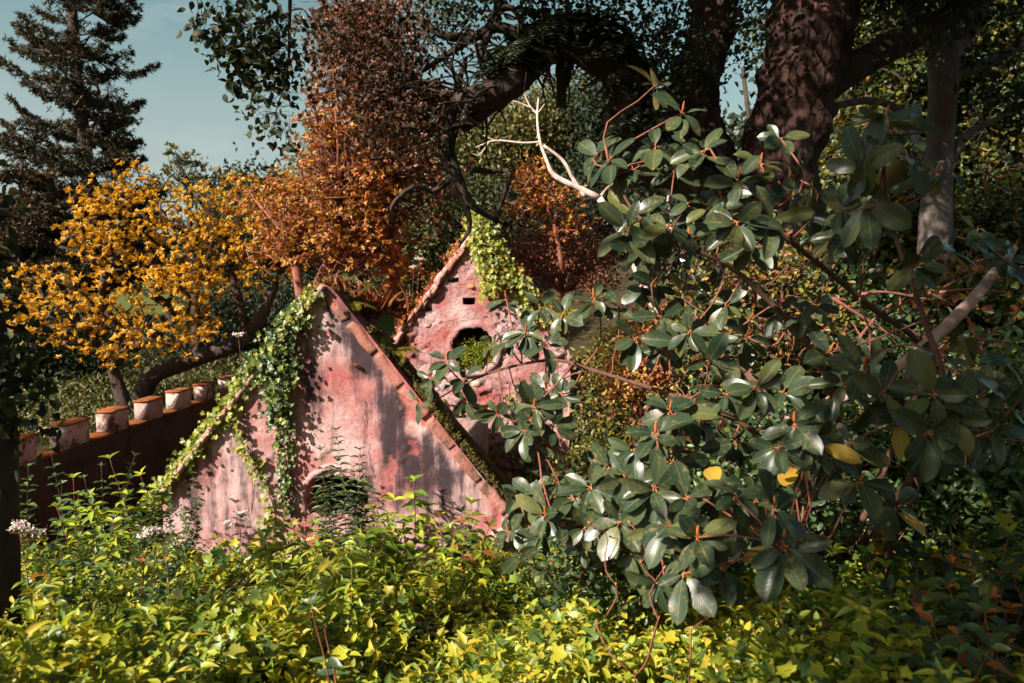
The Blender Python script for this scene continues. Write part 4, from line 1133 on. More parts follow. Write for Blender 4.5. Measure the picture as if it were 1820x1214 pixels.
# the leafy twigs that hang into the sky from a limb above the picture
hang = thing('hanging_branch', 'dark leafy twigs hanging into the open sky from above, left of the copper tree', 'branch', P(470, -160, 5.2))
htips = lobe_pts([(400, 50, 5.2, 40, 50, .3, 26), (450, 60, 5.2, 60, 50, .3, 34), (420, 120, 5.2, 34, 40, .25, 22), (500, 80, 5.2, 40, 60, .3, 24), (470, 140, 5.2, 50, 40, .25, 24), (470, 225, 5.1, 24, 24, .15, 12), (500, 240, 5.1, 22, 30, .15, 10), (525, 160, 5.2, 20, 50, .2, 12), (455, 195, 5.1, 18, 16, .15, 5), (545, 30, 5.3, 10, 26, .1, 4)])
paths, td = skeleton([(spline([P(700, -170, 5.6), P(560, -120, 5.4), P(470, -90, 5.2), P(390, -60, 5.2)], 14), np.linspace(.05, .015, 14)), (spline([P(520, -105, 5.3), P(515, 20, 5.25), P(512, 120, 5.2), P(490, 200, 5.15)], 14), np.linspace(.018, .004, 14))], htips, .0016, .12, .2, rmax=.012)
part('twigs', paths_geo(paths, 5), M['bark_dark'], hang)
hl = bpy_leaf = make_mesh('leaf', *leaf_tmpl(5, 2, .5, .75, .2, .2))
hl.materials.append(M['darkleaf'])
lv = 0
for tpt, dd in zip(htips, td):
    for k in range(3 if rng.random() < .65 else 2):
        if lv >= 300: break
        d = nrm(dd * .4 + rng.normal(size=3) * .6 + np.array((0, 0, -.7)))
        Lf = rng.uniform(.055, .095)
        put('leaf', hl, hang, tpt + rng.normal(size=3) * .035, d, rng.normal(size=3) + np.array((0, -.6, .5)), Lf, Lf * rng.uniform(.5, .68)); lv += 1
rest = np.repeat(htips, 3, 0) + rng.normal(size=(len(htips) * 3, 3)) * .06
part('leaves', scatter(T_OVAL, rest, rnd_dirs(len(rest), -.8), rnd_dirs(len(rest), .5), .065 * rng.uniform(.6, 1.2, len(rest)), .036), M['darkleaf'], hang, kind='stuff')

# unseen canopy behind the camera, shaped to shade the right and lower left
can = thing('canopy_tree', 'unseen leafy tree behind the viewpoint, its crown shaped to shade the right of the bank', 'tree', (3.4, -2.6, .9))
ctips = np.concatenate((np.stack((rng.uniform(-5, 5.0, 1000), rng.uniform(-3.2, .6, 1000), rng.uniform(3.4, 7.2, 1000)), 1),
                        np.stack((rng.uniform(-6.6, -4.7, 30), rng.uniform(-.5, 1.4, 30), rng.uniform(3.4, 4.6, 30)), 1)))
_u = ctips[:, 0] - 1.127 * ctips[:, 1]
_w = ctips[:, 2] + 1.018 * ctips[:, 1]
ctips = ctips[(_u > np.where(_w > 4.3, -2.05, -1.7)) | ((_u < -5.2) & (ctips[:, 0] < -4.6))]
paths, td = skeleton([(spline([(3.4, -2.6, .7), (3.3, -2.4, 2.6), (2.6, -1.9, 4.6), (1.5, -1.5, 5.6)], 12), np.linspace(.22, .09, 12)), ], ctips, .007, .5, .12, rmax=.1)
part('trunk', paths_geo(paths, 10, True), M['bark_grey'], can)
part('branches', paths_geo(paths, 5, False), M['bark_grey'], can)
k = 32; p = np.repeat(ctips, k, 0) + rng.normal(size=(len(ctips) * k, 3)) * .2
part('crown', scatter(T_OVAL, p, rnd_dirs(len(p), -.2), rnd_dirs(len(p), .9), .13 * rng.uniform(.6, 1.2, len(p)), .075), M['darkleaf'], can)

# dead white tree, grey trunk, fallen white bough
wt = thing('dead_tree', 'pale bare dead tree leaning left with forked white branches, behind the far gable', 'tree', P(1150, 520, 12.6))
wp = [([(1170, 560, 12.6), (1140, 500, 12.6), (1100, 405, 12.6), (1065, 352, 12.6)], (.075, .07, .066, .06)),
      ([(1065, 352, 12.6), (1030, 335, 12.6), (985, 312, 12.6), (972, 285, 12.6), (960, 252, 12.6), (955, 210, 12.6), (957, 175, 12.6)], (.06, .055, .045, .03, .028, .022, .012)),
      ([(1040, 350, 12.6), (1020, 320, 12.6), (1000, 285, 12.6), (966, 258, 12.6)], (.04, .035, .03, .022)),
      ([(962, 252, 12.6), (930, 254, 12.6), (880, 250, 12.6), (845, 262, 12.6)], (.02, .018, .015, .006)),
      ([(956, 205, 12.6), (940, 185, 12.6), (930, 160, 12.6)], (.015, .012, .005)), ([(957, 200, 12.6), (968, 185, 12.6)], (.012, .006)),
      ([(945, 192, 12.6), (915, 180, 12.6), (895, 185, 12.6)], (.012, .009, .004)), ([(1065, 352, 12.6), (1085, 330, 12.6), (1120, 318, 12.6)], (.03, .02, .008)), ([(880, 250, 12.6), (858, 240, 12.6)], (.01, .004)), ([(870, 252, 12.6), (852, 275, 12.6), (838, 272, 12.6)], (.01, .007, .003))]
for k, (c_, r_) in enumerate(wp):
    part('trunk' if k == 0 else 'branch', tube(*trunk_line(c_, r_, 16), 8), M['bark_white'], wt)
bt = thing('pale_trunk', 'slim pale trunk standing alone behind the big shrub, right of the dead tree', 'tree', P(1280, 520, 10.5))
part('trunk', tube(*trunk_line([(1284, 560, 10.5), (1278, 470, 10.5), (1275, 400, 10.5), (1280, 370, 10.5), (1284, 340, 10.6)], (.10, .095, .085, .06, .02), 20), 10), M['bark_white'], bt)
part('branch', tube(*trunk_line([(1276, 420, 10.5), (1240, 330, 10.5), (1190, 260, 10.6)], (.03, .025, .01), 12), 6), M['bark_white'], bt)
bt2 = thing('birch_tree', 'thin spotted white birch stem behind the whitish dead tree', 'tree', P(1195, 520, 16))
part('trunk', tube(*trunk_line([(1200, 580, 16), (1194, 470, 16), (1190, 380, 16), (1192, 330, 16)], (.09, .085, .08, .05), 16), 8), M['bark_white'], bt2)
gt = thing('grey_tree', 'grey barked tree with a forked top near the right edge', 'tree', P(1675, 560, 9))
part('trunk', tube(*trunk_line([(1660, 620, 9), (1662, 420, 9), (1668, 300, 9), (1676, 160, 9), (1680, 80, 9)], (.20, .19, .16, .16, .20), 24), 12), M['bark_grey'], gt)
for c_, r_ in (([(1680, 90, 9), (1630, 30, 9), (1590, -60, 9)], (.16, .12, .10)), ([(1680, 90, 9), (1730, 40, 9), (1760, -60, 9)], (.15, .11, .10)), ([(1672, 320, 9), (1720, 240, 9), (1800, 200, 9)], (.06, .05, .03)), ([(1672, 150, 9), (1760, 110, 9), (1850, 60, 9)], (.07, .06, .05)), ([(1640, 220, 9), (1560, 180, 9), (1470, 190, 8.6)], (.05, .045, .04))):
    part('limb', tube(*trunk_line(c_, r_, 14), 8), M['bark_grey'], gt)
tp = lobe_pts([(1600, -60, 9, 140, 60, .8, 40), (1780, -40, 9, 90, 80, .8, 40), (1780, 150, 8.8, 80, 60, .6, 20)])
p = np.repeat(tp, 20, 0) + rng.normal(size=(len(tp) * 20, 3)) * .22
part('crown', scatter(T_OVAL, p, rnd_dirs(len(p), -.2), rnd_dirs(len(p), .8), .12 * rng.uniform(.6, 1.2, len(p)), .06), M['darkleaf'], gt)
lt = thing('shaded_tree', 'dark shaded tree trunk at the left edge, leaning out to the left', 'tree', P(4, 1150, 4.4))
part('trunk', tube(*trunk_line([(-6, 1200, 4.4), (-6, 900, 4.4), (-14, 680, 4.4), (-60, 450, 4.4), (-220, 150, 4.5), (-420, -250, 4.6)], (.13, .12, .11, .10, .09, .08), 24), 12), M['bark_dark'], lt)
tp = lobe_pts([(-60, 620, 4.3, 60, 170, .3, 40), (-10, 690, 4.3, 40, 100, .25, 16), (-120, 420, 4.4, 60, 120, .4, 30)])
p = np.repeat(tp, 16, 0) + rng.normal(size=(len(tp) * 16, 3)) * .13
part('crown', scatter(T_HEART, p, rnd_dirs(len(p), -.4), rnd_dirs(len(p), .8), .08 * rng.uniform(.6, 1.2, len(p)), .06), M['darkleaf'], lt)

# ------------------------------------------------------------------ ivy on the ruins
def ivy_on(name, label, centres, y_of, spread_xz, n, Lm, mat, parentpos, nobj=160, ystand=.05, mat2=None):
    """Creeper leaves against a wall; the largest as leaves of their own, the others together."""
    t = thing(name, label, 'ivy', parentpos)
    c = np.asarray(centres); idx = rng.integers(0, len(c), n)
    p = c[idx] + rng.normal(size=(n, 3)) * spread_xz
    p[:, 1] = y_of - np.abs(rng.normal(size=n)) * ystand - .02
    d = nrm(np.stack((rng.normal(size=n) * .6, -np.abs(rng.normal(size=n)) * .35, -.7 + rng.normal(size=n) * .5), 1))
    z = nrm(np.stack((rng.normal(size=n) * .45 - .15, -1.0 + rng.normal(size=n) * .3, .5 + rng.normal(size=n) * .4), 1))
    L_ = Lm * rng.uniform(.55, 1.25, n)
    order = np.argsort(-L_ + (p[:, 1] - y_of) * .8)
    me = make_mesh('leaf', *T_IVY); me.materials.append(mat)
    for q in order[:nobj]: put('leaf', me, t, p[q], d[q], z[q], L_[q], L_[q] * rng.uniform(.85, 1.1))
    r = order[nobj:]
    part('leaves', scatter(T_IVY, p[r], d[r], z[r], L_[r], L_[r]), mat2 or mat, t, kind='stuff')
    st = [tube(spline(c[k:k + 5] + np.array((0, -.03, 0)) + rng.normal(size=(len(c[k:k + 5]), 3)) * .02, 10), .006, 4) for k in range(0, len(c) - 4, 4)]
    part('stems', join(st), M['twig_brown'], t)
    return t


def px_line(pts, D, n): return spline([P(x_, y_, D) for x_, y_ in pts], n)


# thick mat on the left coping, hanging strands below it
edge = along(A1, L1, 0) + (L1 - A1) * np.linspace(.04, 1.02, 46)[:, None] + upL * .05
edge[:, 1] = D1
ivy_on('climbing_ivy', 'sunlit ivy mat running along the sloping left edge of the nearer gable', edge, D1 + .12, np.array((.055, .1, .05)), 1700, .062, M['ivy_sun'], A1 + (L1 - A1) * .5, 130, .12)
e2 = np.concatenate((px_line([(540, 560), (500, 605), (450, 660)], D1, 12), px_line([(505, 610), (515, 660), (500, 720), (490, 690)], D1, 12)))
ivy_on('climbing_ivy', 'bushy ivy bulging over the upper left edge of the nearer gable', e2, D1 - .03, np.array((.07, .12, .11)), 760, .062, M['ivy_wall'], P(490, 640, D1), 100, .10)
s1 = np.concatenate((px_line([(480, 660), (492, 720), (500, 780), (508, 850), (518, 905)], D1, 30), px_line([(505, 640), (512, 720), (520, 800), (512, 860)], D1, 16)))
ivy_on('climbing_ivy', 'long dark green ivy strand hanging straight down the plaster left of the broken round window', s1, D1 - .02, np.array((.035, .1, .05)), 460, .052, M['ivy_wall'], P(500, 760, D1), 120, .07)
s2 = px_line([(415, 720), (428, 765), (450, 815), (470, 850), (485, 900), (478, 930)], D1, 26)
ivy_on('climbing_ivy', 'thin sparse ivy strand slanting down the lower left of the plaster gable', s2, D1 - .02, np.array((.035, .1, .04)), 150, .06, M['ivy_sun'], P(450, 815, D1), 80, .09)
s3 = np.concatenate((px_line([(842, 392), (850, 430), (870, 480), (900, 500)], D2, 20), px_line([(860, 400), (880, 440), (905, 480), (935, 520)], D2, 16), px_line([(850, 440), (868, 470), (872, 505), (866, 520)], D2, 10)))
ivy_on('climbing_ivy', 'yellow green ivy crowning the peak of the far gable', s3, D2 - .03, np.array((.08, .1, .09)), 1300, .072, M['ivy_sun'], P(860, 440, D2), 160, .22)
s4 = px_line([(930, 520), (955, 560), (1000, 580)], D2, 12)
ivy_on('climbing_ivy', 'ragged ivy on the lower right slope of the far gable', s4, D2 - .03, np.array((.10, .1, .08)), 300, .075, M['ivy_sun'], P(955, 555, D2), 60, .16)
s5 = np.concatenate((px_line([(940, 690), (930, 740), (950, 800), (930, 850)], D2, 16), px_line([(720, 700), (790, 760), (850, 800)], D2 - .6, 12)))
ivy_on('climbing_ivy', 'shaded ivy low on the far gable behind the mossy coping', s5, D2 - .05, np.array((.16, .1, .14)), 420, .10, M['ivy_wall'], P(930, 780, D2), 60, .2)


def fern(label, base, n, L_, mat, lean=(0, -.3, 0), group=None, dr=1.0):
    t = thing('fern', label, 'fern', base, group)
    for k in range(n):
        a = 6.28 * k / n + rng.normal() * .3
        d = np.array((math.cos(a), math.sin(a), rng.uniform(.5, 1.1))) + np.array(lean)
        part('frond', fern_geo([frond(np.array(base), d, L_ * rng.uniform(.7, 1.15), 15, dr * rng.uniform(.5, .9), .34)], .26), mat, t)
    return t


fern('bright fern growing just right of the peak of the plaster gable', P(615, 545, 8.85), 8, .42, M['fern'], (.3, -.4, 0))
fern('fern on the upper right slope of the plaster gable, below the first fern', P(660, 600, 8.9), 8, .36, M['fern'], (.2, -.4, -.1))
fern('small fern where the mossy coping meets the far gable', P(705, 625, 8.9), 7, .36, M['fern'], (.3, -.4, -.1))
def grass_tuft(label, base, n, L_, mat, r):
    t = thing('grass_tuft', label, 'grass', base)
    p = np.array(base) + rng.normal(size=(n, 3)) * np.array((r, r * .6, .02))
    d = rnd_dirs(n, 1.6) ; g1 = scatter(T_LANCE, p, d, rnd_dirs(n), L_ * rng.uniform(.5, 1.2, n), L_ * .035)
    q = p + d * (L_ * rng.uniform(.3, .9, n))[:, None]
    part('blades', join([g1, scatter(T_DIA, q, rnd_dirs(n), rnd_dirs(n), .035, .018)]), mat, t)


grass_tuft('dry red tuft of grass and herbs on the top of the plaster gable', P(598, 515, 8.75), 200, .17, M['fern_red'], .12)
grass_tuft('dry orange tuft of grass behind the right side of the plaster peak', P(650, 555, 9.3), 380, .30, M['fern_red'], .22)
grass_tuft('small dry tuft halfway down the mossy coping', P(740, 705, 8.8), 60, .16, M['fern'], .06)
fern('orange fern leaf clinging to the plaster below the right slope', P(630, 650, 8.47), 5, .09, M['fern_red'], (0, -.6, .2))
fern('fern on the right shoulder of the far gable', P(965, 540, 11.9), 8, .4, M['fern'], (.2, -.4, 0))
fern('yellow fern right of the far gable shoulder', P(1010, 560, 11.8), 8, .4, M['fern'], (0, -.4, 0))

# ------------------------------------------------------------------ ivy and herbs over the bank
def bank(n, x0, x1, y0, y1, power):
    u = rng.random(n); y = y0 + (y1 - y0) * u ** power
    x = rng.uniform(-1, 1, n) * (1.15 * y * 910 / F + .5)
    k = (x > x0) & (x < x1) & (np.sin(3.1 * x + 1.7 * y) + np.sin(2.3 * y - 1.9 * x + 1) + np.sin(5.3 * x - 4.1 * y) > -1.35 + .5 * rng.normal(size=n))
    return x[k], y[k]


def hum(x, y):
    return .10 * np.sin(2.3 * x + 1.1 * y) * np.sin(1.9 * y - .7 * x) + .07 * np.sin(5.1 * x - 2.0 * y + 1) + .05 * np.sin(7.7 * y + 3.1 * x)


ivy = []
x, y = bank(24000, -9, 9, 1.7, 9.2, 1.25)
z = H(x, y) + np.clip(.14 + 1.5 * hum(x, y), 0, 1) + rng.random(len(x)) ** .7 * .16
d = rnd_dirs(len(x), .1); nn = nrm(rng.normal(size=(len(x), 3)) * .6 + np.array((-.25, -.35, .9)))
L_ = np.minimum(.06, .017 * y + .008) * rng.uniform(.55, 1.3, len(x))
ivy.append(scatter(T_IVY, np.stack((x, y, z), 1), d, nn, L_, L_ * .95))
x, y = bank(5200, -9, 9, 1.7, 9.2, 1.2)
z0 = H(x, y) + np.clip(.14 + 1.5 * hum(x, y), 0, 1) + .04; hs = rng.uniform(.08, .26, len(x))
lean = rng.normal(size=(len(x), 2)) * .07
st, q = [], []
pp, dd, nn, ll = [], [], [], []
for lev in range(5):
    f = (lev + 1) / 5
    for sd in (0, 1):
        a = lev * 1.57 + sd * 3.14 + x * 7 + rng.normal(size=len(x)) * .3
        pp.append(np.stack((x + lean[:, 0] * f, y + lean[:, 1] * f, z0 + hs * f), 1))
        dd.append(np.stack((np.cos(a), np.sin(a), .35 + .9 * (lev == 4) + rng.normal(size=len(x)) * .25), 1))
        nn.append(np.stack((-np.cos(a) * .35, -np.sin(a) * .35, np.ones(len(x))), 1) + rng.normal(size=(len(x), 3)) * .2)
        ll.append(np.minimum(.06, .017 * y + .01) * (1.05 - .45 * abs(f - .55)) * rng.uniform(.6, 1.25, len(x)))
pp, dd, nn, ll = map(np.concatenate, (pp, dd, nn, ll))
ivy.append(scatter(T_OVAL, pp, dd, nn, ll, ll * .5))
x, y = bank(2600, -9, 9, 1.7, 8.5, 1.15)
z = H(x, y) + np.clip(.14 + 1.5 * hum(x, y), 0, 1) + .14 + rng.random(len(x)) * .12
L_ = np.minimum(.095, .022 * y + .01) * rng.uniform(.6, 1.25, len(x))
ivy.append(scatter(T_IVY, np.stack((x, y, z), 1), rnd_dirs(len(x), -.1), nrm(rng.normal(size=(len(x), 3)) * .4 + np.array((-.25, -.45, 1))), L_, L_))
x, y = bank(1100, -9, 9, 2.0, 8.5, 1.2)
z0 = H(x, y) + np.clip(.14 + 1.5 * hum(x, y), 0, 1) + .10
ivy.append(rosettes(T_LANCE, np.stack((x, y, z0 + rng.uniform(.08, .28, len(x))), 1), rnd_dirs(len(x), 2.2), 7, .068, .34, 1.0))
gc = part('ground_ivy', join(ivy), M['ivy'])
tag(gc, 'yellow green ivy and seedlings covering the whole near bank', 'ground cover', kind='stuff')

# ------------------------------------------------------------------ single plants on the bank
LEAFM = {}


def leafmesh(kind, mat):
    if (kind, mat) not in LEAFM:
        T = {'lance': leaf_tmpl(7, 2, .42, .95, .3, .25), 'oval': leaf_tmpl(7, 2, .46, .8, .2, .25, wave=.02), 'ivy': T_IVY, 'heart': T_HEART, 'small': T_OVAL}[kind]
        me = make_mesh('leaf', *T); me.materials.append(M[mat]); LEAFM[(kind, mat)] = me
    return LEAFM[(kind, mat)]


def sprig_plant(name, label, cat, px, py, D, shoots, kind, mat, L, ratio, stem='twig_red', levels=6, per=2, group=None, droop=.2, odd=None, flowers=None, r=.005):
    """Upright shoots (dx_px, dy_px up, dD) from a rooted base with leaves set along them."""
    b = P(px, py, D); b[2] = min(b[2], float(H(b[0], b[1])) + .02)
    t = thing(name, label, cat, b, group)
    stems = []
    for (tx, ty, dD) in shoots:
        tip = P(tx, ty, D + dD); mid = (b + tip) / 2 + rng.normal(size=3) * .06 * np.linalg.norm(tip - b)
        ln = spline([b, mid, tip], 20); stems.append(tube(ln, np.linspace(r, r * .4, 20), 5))
        n = levels
        for k in range(n):
            f = .38 + .62 * (k + 1) / n; i0 = min(int(f * 19), 19)
            p = ln[i0]; ax = nrm(ln[min(i0 + 1, 19)] - ln[max(i0 - 1, 0)])
            u = nrm(np.cross(ax, (.3, .8, .2))); v = np.cross(ax, u)
            m = per + (2 if k == n - 1 else 0)
            for q in range(m):
                a = k * 1.35 + q * 6.283 / m + rng.normal() * .25
                rad = u * math.cos(a) + v * math.sin(a)
                d = rad + ax * (.35 + (.6 if k == n - 1 else 0)) + np.array((0, 0, -droop + rng.normal() * .15))
                Lf = L * rng.uniform(.7, 1.2) * (.75 if k == n - 1 else 1) * (.8 + .2 * math.sin(f * 3.1))
                mt = odd if (odd and rng.random() < .12) else mat
                put('leaf', leafmesh(kind, mt), t, p + rad * .004, d, ax + np.array((-.2, -.3, .35)) + rng.normal(size=3) * .25, Lf, Lf * ratio)
        if flowers:
            head = nrm(np.array((0, -.2, 1))); fp = []
            for _ in range(flowers):
                a = rng.uniform(0, 6.28); rr = .06 * math.sqrt(rng.random())
                e = tip + np.array((math.cos(a) * rr, math.sin(a) * rr * .8, .05 + rng.normal() * .008))
                stems.append(tube([tip, (tip + e) / 2 + np.array((0, 0, -.006)), e], .0016, 3)); fp.append(e)
            fp = np.array(fp); k = 16
            fq = np.repeat(fp, k, 0) + rng.normal(size=(len(fp) * k, 3)) * np.array((.014, .014, .004))
            part('flower_head', scatter(T_DIA, fq, rnd_dirs(len(fq), .4), nrm(rng.normal(size=(len(fq), 3)) * .4 + head), .017, .014), M['petal'] if mat != 'lilac' else M['lilac'], t)
    part('stem', join(stems), M[stem], t)
    return t


lg = 'fresh laurel-like shoots in front of the plaster gable'
sprig_plant('leafy_shoot', 'yellow green shoot with a big pale leaf at the foot of the hanging ivy strand', 'plant', 500, 1040, 5.6, [(492, 905, 0), (470, 960, -.1), (540, 950, .1)], 'lance', 'laurel', .17, .30, levels=9, per=3, group=lg, droop=.35)
sprig_plant('leafy_shoot', 'tall bright shoot in front of the middle of the plaster gable', 'plant', 715, 1050, 5.4, [(735, 855, 0), (700, 890, -.1), (760, 900, .1), (675, 920, 0)], 'lance', 'laurel', .15, .40, levels=9, per=3, group=lg, droop=.3)
sprig_plant('leafy_shoot', 'spreading bright shoot left of the large shrub, right of the tall shoot', 'plant', 835, 1040, 5.2, [(838, 895, 0), (800, 940, 0), (870, 935, -.1), (780, 920, .2)], 'oval', 'laurel', .12, .42, levels=8, per=3, group=lg, droop=.2, odd='orange_leaf')
sprig_plant('leafy_shoot', 'drooping narrow leaved shoot low in front of the broken window', 'plant', 610, 1090, 4.6, [(620, 960, 0), (560, 980, 0), (660, 990, .1), (590, 1010, -.2)], 'lance', 'laurel', .15, .27, levels=9, per=3, group=lg, droop=.45)
sprig_plant('leafy_shoot', 'pale lance leaved shoot in the open ivy below the gable', 'plant', 640, 1190, 3.6, [(625, 1010, 0), (655, 1060, .1)], 'lance', 'laurel', .13, .26, levels=8, per=3, group=lg, droop=.3)
sprig_plant('leafy_shoot', 'yellowish narrow leaved shoot beside the dark narrow leaved bush, close to the plaster wall', 'plant', 560, 1010, 6.4, [(560, 930, 0), (520, 935, 0), (600, 950, 0), (640, 955, 0)], 'lance', 'laurel', .14, .28, levels=8, per=3, group=lg, droop=.4)
sprig_plant('narrow_leaved_bush', 'tall dark narrow leaved bush growing across the broken round window', 'bush', 620, 990, 7.6, [(598, 765, 0), (640, 800, .1), (570, 800, 0), (655, 850, 0), (610, 850, -.1), (575, 850, 0), (600, 820, .1), (630, 840, -.1), (645, 900, 0), (560, 880, 0), (680, 870, .1), (585, 870, 0), (635, 880, 0)], 'lance', 'shade_leaf', .12, .24, stem='twig_brown', levels=12, per=4, droop=0)
sprig_plant('left_bush', 'sunlit leafy bush with reddish stems at the left, beside the gable foot', 'bush', 190, 1000, 6.2, [(195, 815, 0), (130, 850, 0), (250, 845, .1), (160, 880, -.1), (225, 880, 0), (100, 900, 0), (280, 880, .2), (140, 930, 0), (200, 930, -.2)], 'lance', 'laurel', .13, .40, levels=11, per=3, droop=.1, odd='shade_leaf')
sprig_plant('fine_bush', 'fine small leaved bush against the lower left corner of the plaster gable', 'bush', 330, 1020, 7.4, [(340, 830, 0), (300, 870, 0), (360, 880, 0), (280, 900, 0), (320, 900, -.2), (350, 930, 0), (260, 900, .2), (300, 940, -.3)], 'small', 'shade_leaf', .055, .6, stem='twig_brown', levels=20, per=3, droop=0)
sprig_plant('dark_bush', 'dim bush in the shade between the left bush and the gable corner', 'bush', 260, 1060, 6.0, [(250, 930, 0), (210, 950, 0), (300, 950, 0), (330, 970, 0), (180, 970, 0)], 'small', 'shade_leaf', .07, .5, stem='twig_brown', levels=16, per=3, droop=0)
sprig_plant('flowering_plant', 'plant with flat pinkish white flower heads near the left edge', 'flower', 45, 1120, 4.2, [(35, 950, 0), (62, 960, .05)], 'oval', 'laurel', .10, .45, levels=4, flowers=9, odd='orange_leaf', group='flat headed pink flowers')
sprig_plant('flowering_plant', 'single red stemmed plant with flat pink flower heads in front of the left bush', 'flower', 285, 1100, 4.6, [(275, 955, 0), (262, 965, .05), (292, 958, 0)], 'oval', 'shade_leaf', .10, .45, levels=4, flowers=5, odd='orange_leaf', group='flat headed pink flowers')
sprig_plant('flowering_plant', 'small pinkish flower spray against the plaster at the gable foot', 'flower', 440, 1010, 7.0, [(430, 920, 0), (405, 940, 0)], 'lance', 'shade_leaf', .10, .3, levels=5, flowers=6, stem='twig_brown', group='flat headed pink flowers')
sprig_plant('wild_flower', 'thin lilac flower spike above the ivy of the left gable edge', 'flower', 428, 690, 8.6, [(424, 602, 0)], 'lance', 'shade_leaf', .05, .2, levels=3, flowers=8)
sprig_plant('wild_flower', 'pale wild flowers on the left slope of the far gable', 'flower', 742, 540, 11.8, [(745, 465, 0), (735, 480, 0)], 'lance', 'orange_leaf', .06, .3, levels=6, flowers=10)
sprig_plant('round_leaved_plant', 'pale round leaved plant rising out of the ivy left of the centre bottom', 'plant', 560, 1260, 2.5, [(552, 1075, 0), (575, 1110, .05)], 'heart', 'shade_leaf', .085, .7, levels=2, droop=.2)
sprig_plant('seedling', 'lush ivy leaved seedling with large green and yellow leaves at the bottom right', 'plant', 1540, 1300, 2.4, [(1530, 1130, 0), (1490, 1180, .05), (1580, 1160, .1)], 'ivy', 'laurel', .11, .95, levels=2, droop=.1)
sp = [(1330, 1210, 2.9, 1340, 1110), (1420, 1200, 2.8, 1400, 1110), (1480, 1230, 2.7, 1455, 1130), (1250, 1230, 2.9, 1230, 1150), (1560, 1060, 3.4, 1545, 985), (1370, 1250, 2.6, 1385, 1160)]
lab = ['ovate leaved seedling under the lowest big whorl of the shrub', 'ovate leaved seedling right below the lowest whorl', 'ovate leaved seedling left of the large ivy leaved plant', 'ovate leaved seedling left of the bare red tipped twigs', 'sunlit seedling at the shade line right of the lowest whorl', 'ovate leaved seedling among the bare twigs at the bottom']
for (a, b, D, c, e), l_ in zip(sp, lab):
    sprig_plant('seedling', l_, 'plant', a, b, D, [(c, e, 0), (c + 30, e + 25, .05), (c - 35, e + 30, 0)], 'oval', 'laurel', .10, .52, levels=3, droop=.1, group='seedlings round the foot of the shrub', odd='shade_leaf')
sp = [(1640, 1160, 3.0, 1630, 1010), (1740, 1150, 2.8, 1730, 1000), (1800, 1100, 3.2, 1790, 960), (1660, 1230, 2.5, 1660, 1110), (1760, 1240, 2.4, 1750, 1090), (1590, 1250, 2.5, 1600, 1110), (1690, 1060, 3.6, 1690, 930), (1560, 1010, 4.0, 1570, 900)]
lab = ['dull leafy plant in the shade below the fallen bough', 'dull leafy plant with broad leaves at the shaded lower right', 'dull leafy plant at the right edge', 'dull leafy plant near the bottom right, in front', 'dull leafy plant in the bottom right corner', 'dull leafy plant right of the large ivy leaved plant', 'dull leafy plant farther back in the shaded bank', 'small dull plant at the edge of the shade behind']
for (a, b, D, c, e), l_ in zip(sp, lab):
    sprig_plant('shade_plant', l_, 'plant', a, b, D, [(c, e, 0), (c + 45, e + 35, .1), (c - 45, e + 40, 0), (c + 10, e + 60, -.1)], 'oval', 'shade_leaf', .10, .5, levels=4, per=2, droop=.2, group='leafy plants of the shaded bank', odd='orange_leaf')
sprig_plant('orange_plant', 'small orange leaved plant in the shade at the right edge', 'plant', 1765, 1180, 2.7, [(1760, 1060, 0), (1790, 1080, .05)], 'oval', 'orange_leaf', .075, .45, levels=3)

# bare red tipped twigs in the right foreground
def bare_twigs(label, px, py, D, tips, r=.005):
    b = P(px, py, D); b[2] = min(b[2], float(H(b[0], b[1])))
    t = thing('bare_twig', label, 'twig', b, 'bare twigs standing in the ivy')
    tp = np.array([P(a, c, D + e) for a, c, e in tips])
    paths, td = skeleton([(spline([b, (b + tp.mean(0)) / 2 + rng.normal(size=3) * .01], 8), np.full(8, r))], tp, r * .55, .06, .10)
    part('stem', paths_geo(paths, 6), M['twig_red'], t)
    for q, dd in zip(tp, td): part('bud', tube([q - dd * .004, q + dd * .006, q + dd * .014], (.0035, .0045, .001), 5), M['bud'], t)


bare_twigs('bare red tipped twig left of the seedlings, forked near the top', 1425, 1260, 2.5, [(1325, 1055, 0), (1318, 1066, .02), (1412, 1060, 0), (1440, 1060, 0), (1470, 1072, .03)])
bare_twigs('tall thin bare twig with many forks left of the lowest whorl', 1130, 1270, 2.7, [(1050, 930, 0), (1120, 930, .03), (1165, 935, 0), (1075, 990, .02), (1180, 1010, 0), (1140, 1000, 0), (1095, 1040, 0), (1060, 1110, .05), (1170, 1100, 0)], .004)
bare_twigs('bare pinkish twig right beside the lowest whorl leaves', 1240, 1270, 2.5, [(1238, 1080, 0), (1255, 1100, 0), (1228, 1120, .02)], .004)
bare_twigs('single straight bare twig under the lowest whorl', 1378, 1270, 2.5, [(1386, 1062, 0)], .004)

# ------------------------------------------------------------------ the big rhododendron
RB = P(1500, 1000, 4.0); RB[2] = float(H(RB[0], RB[1])) - .05
rh = thing('rhododendron', 'large rhododendron shrub with whorls of big dark leathery leaves and orange buds', 'shrub', RB)
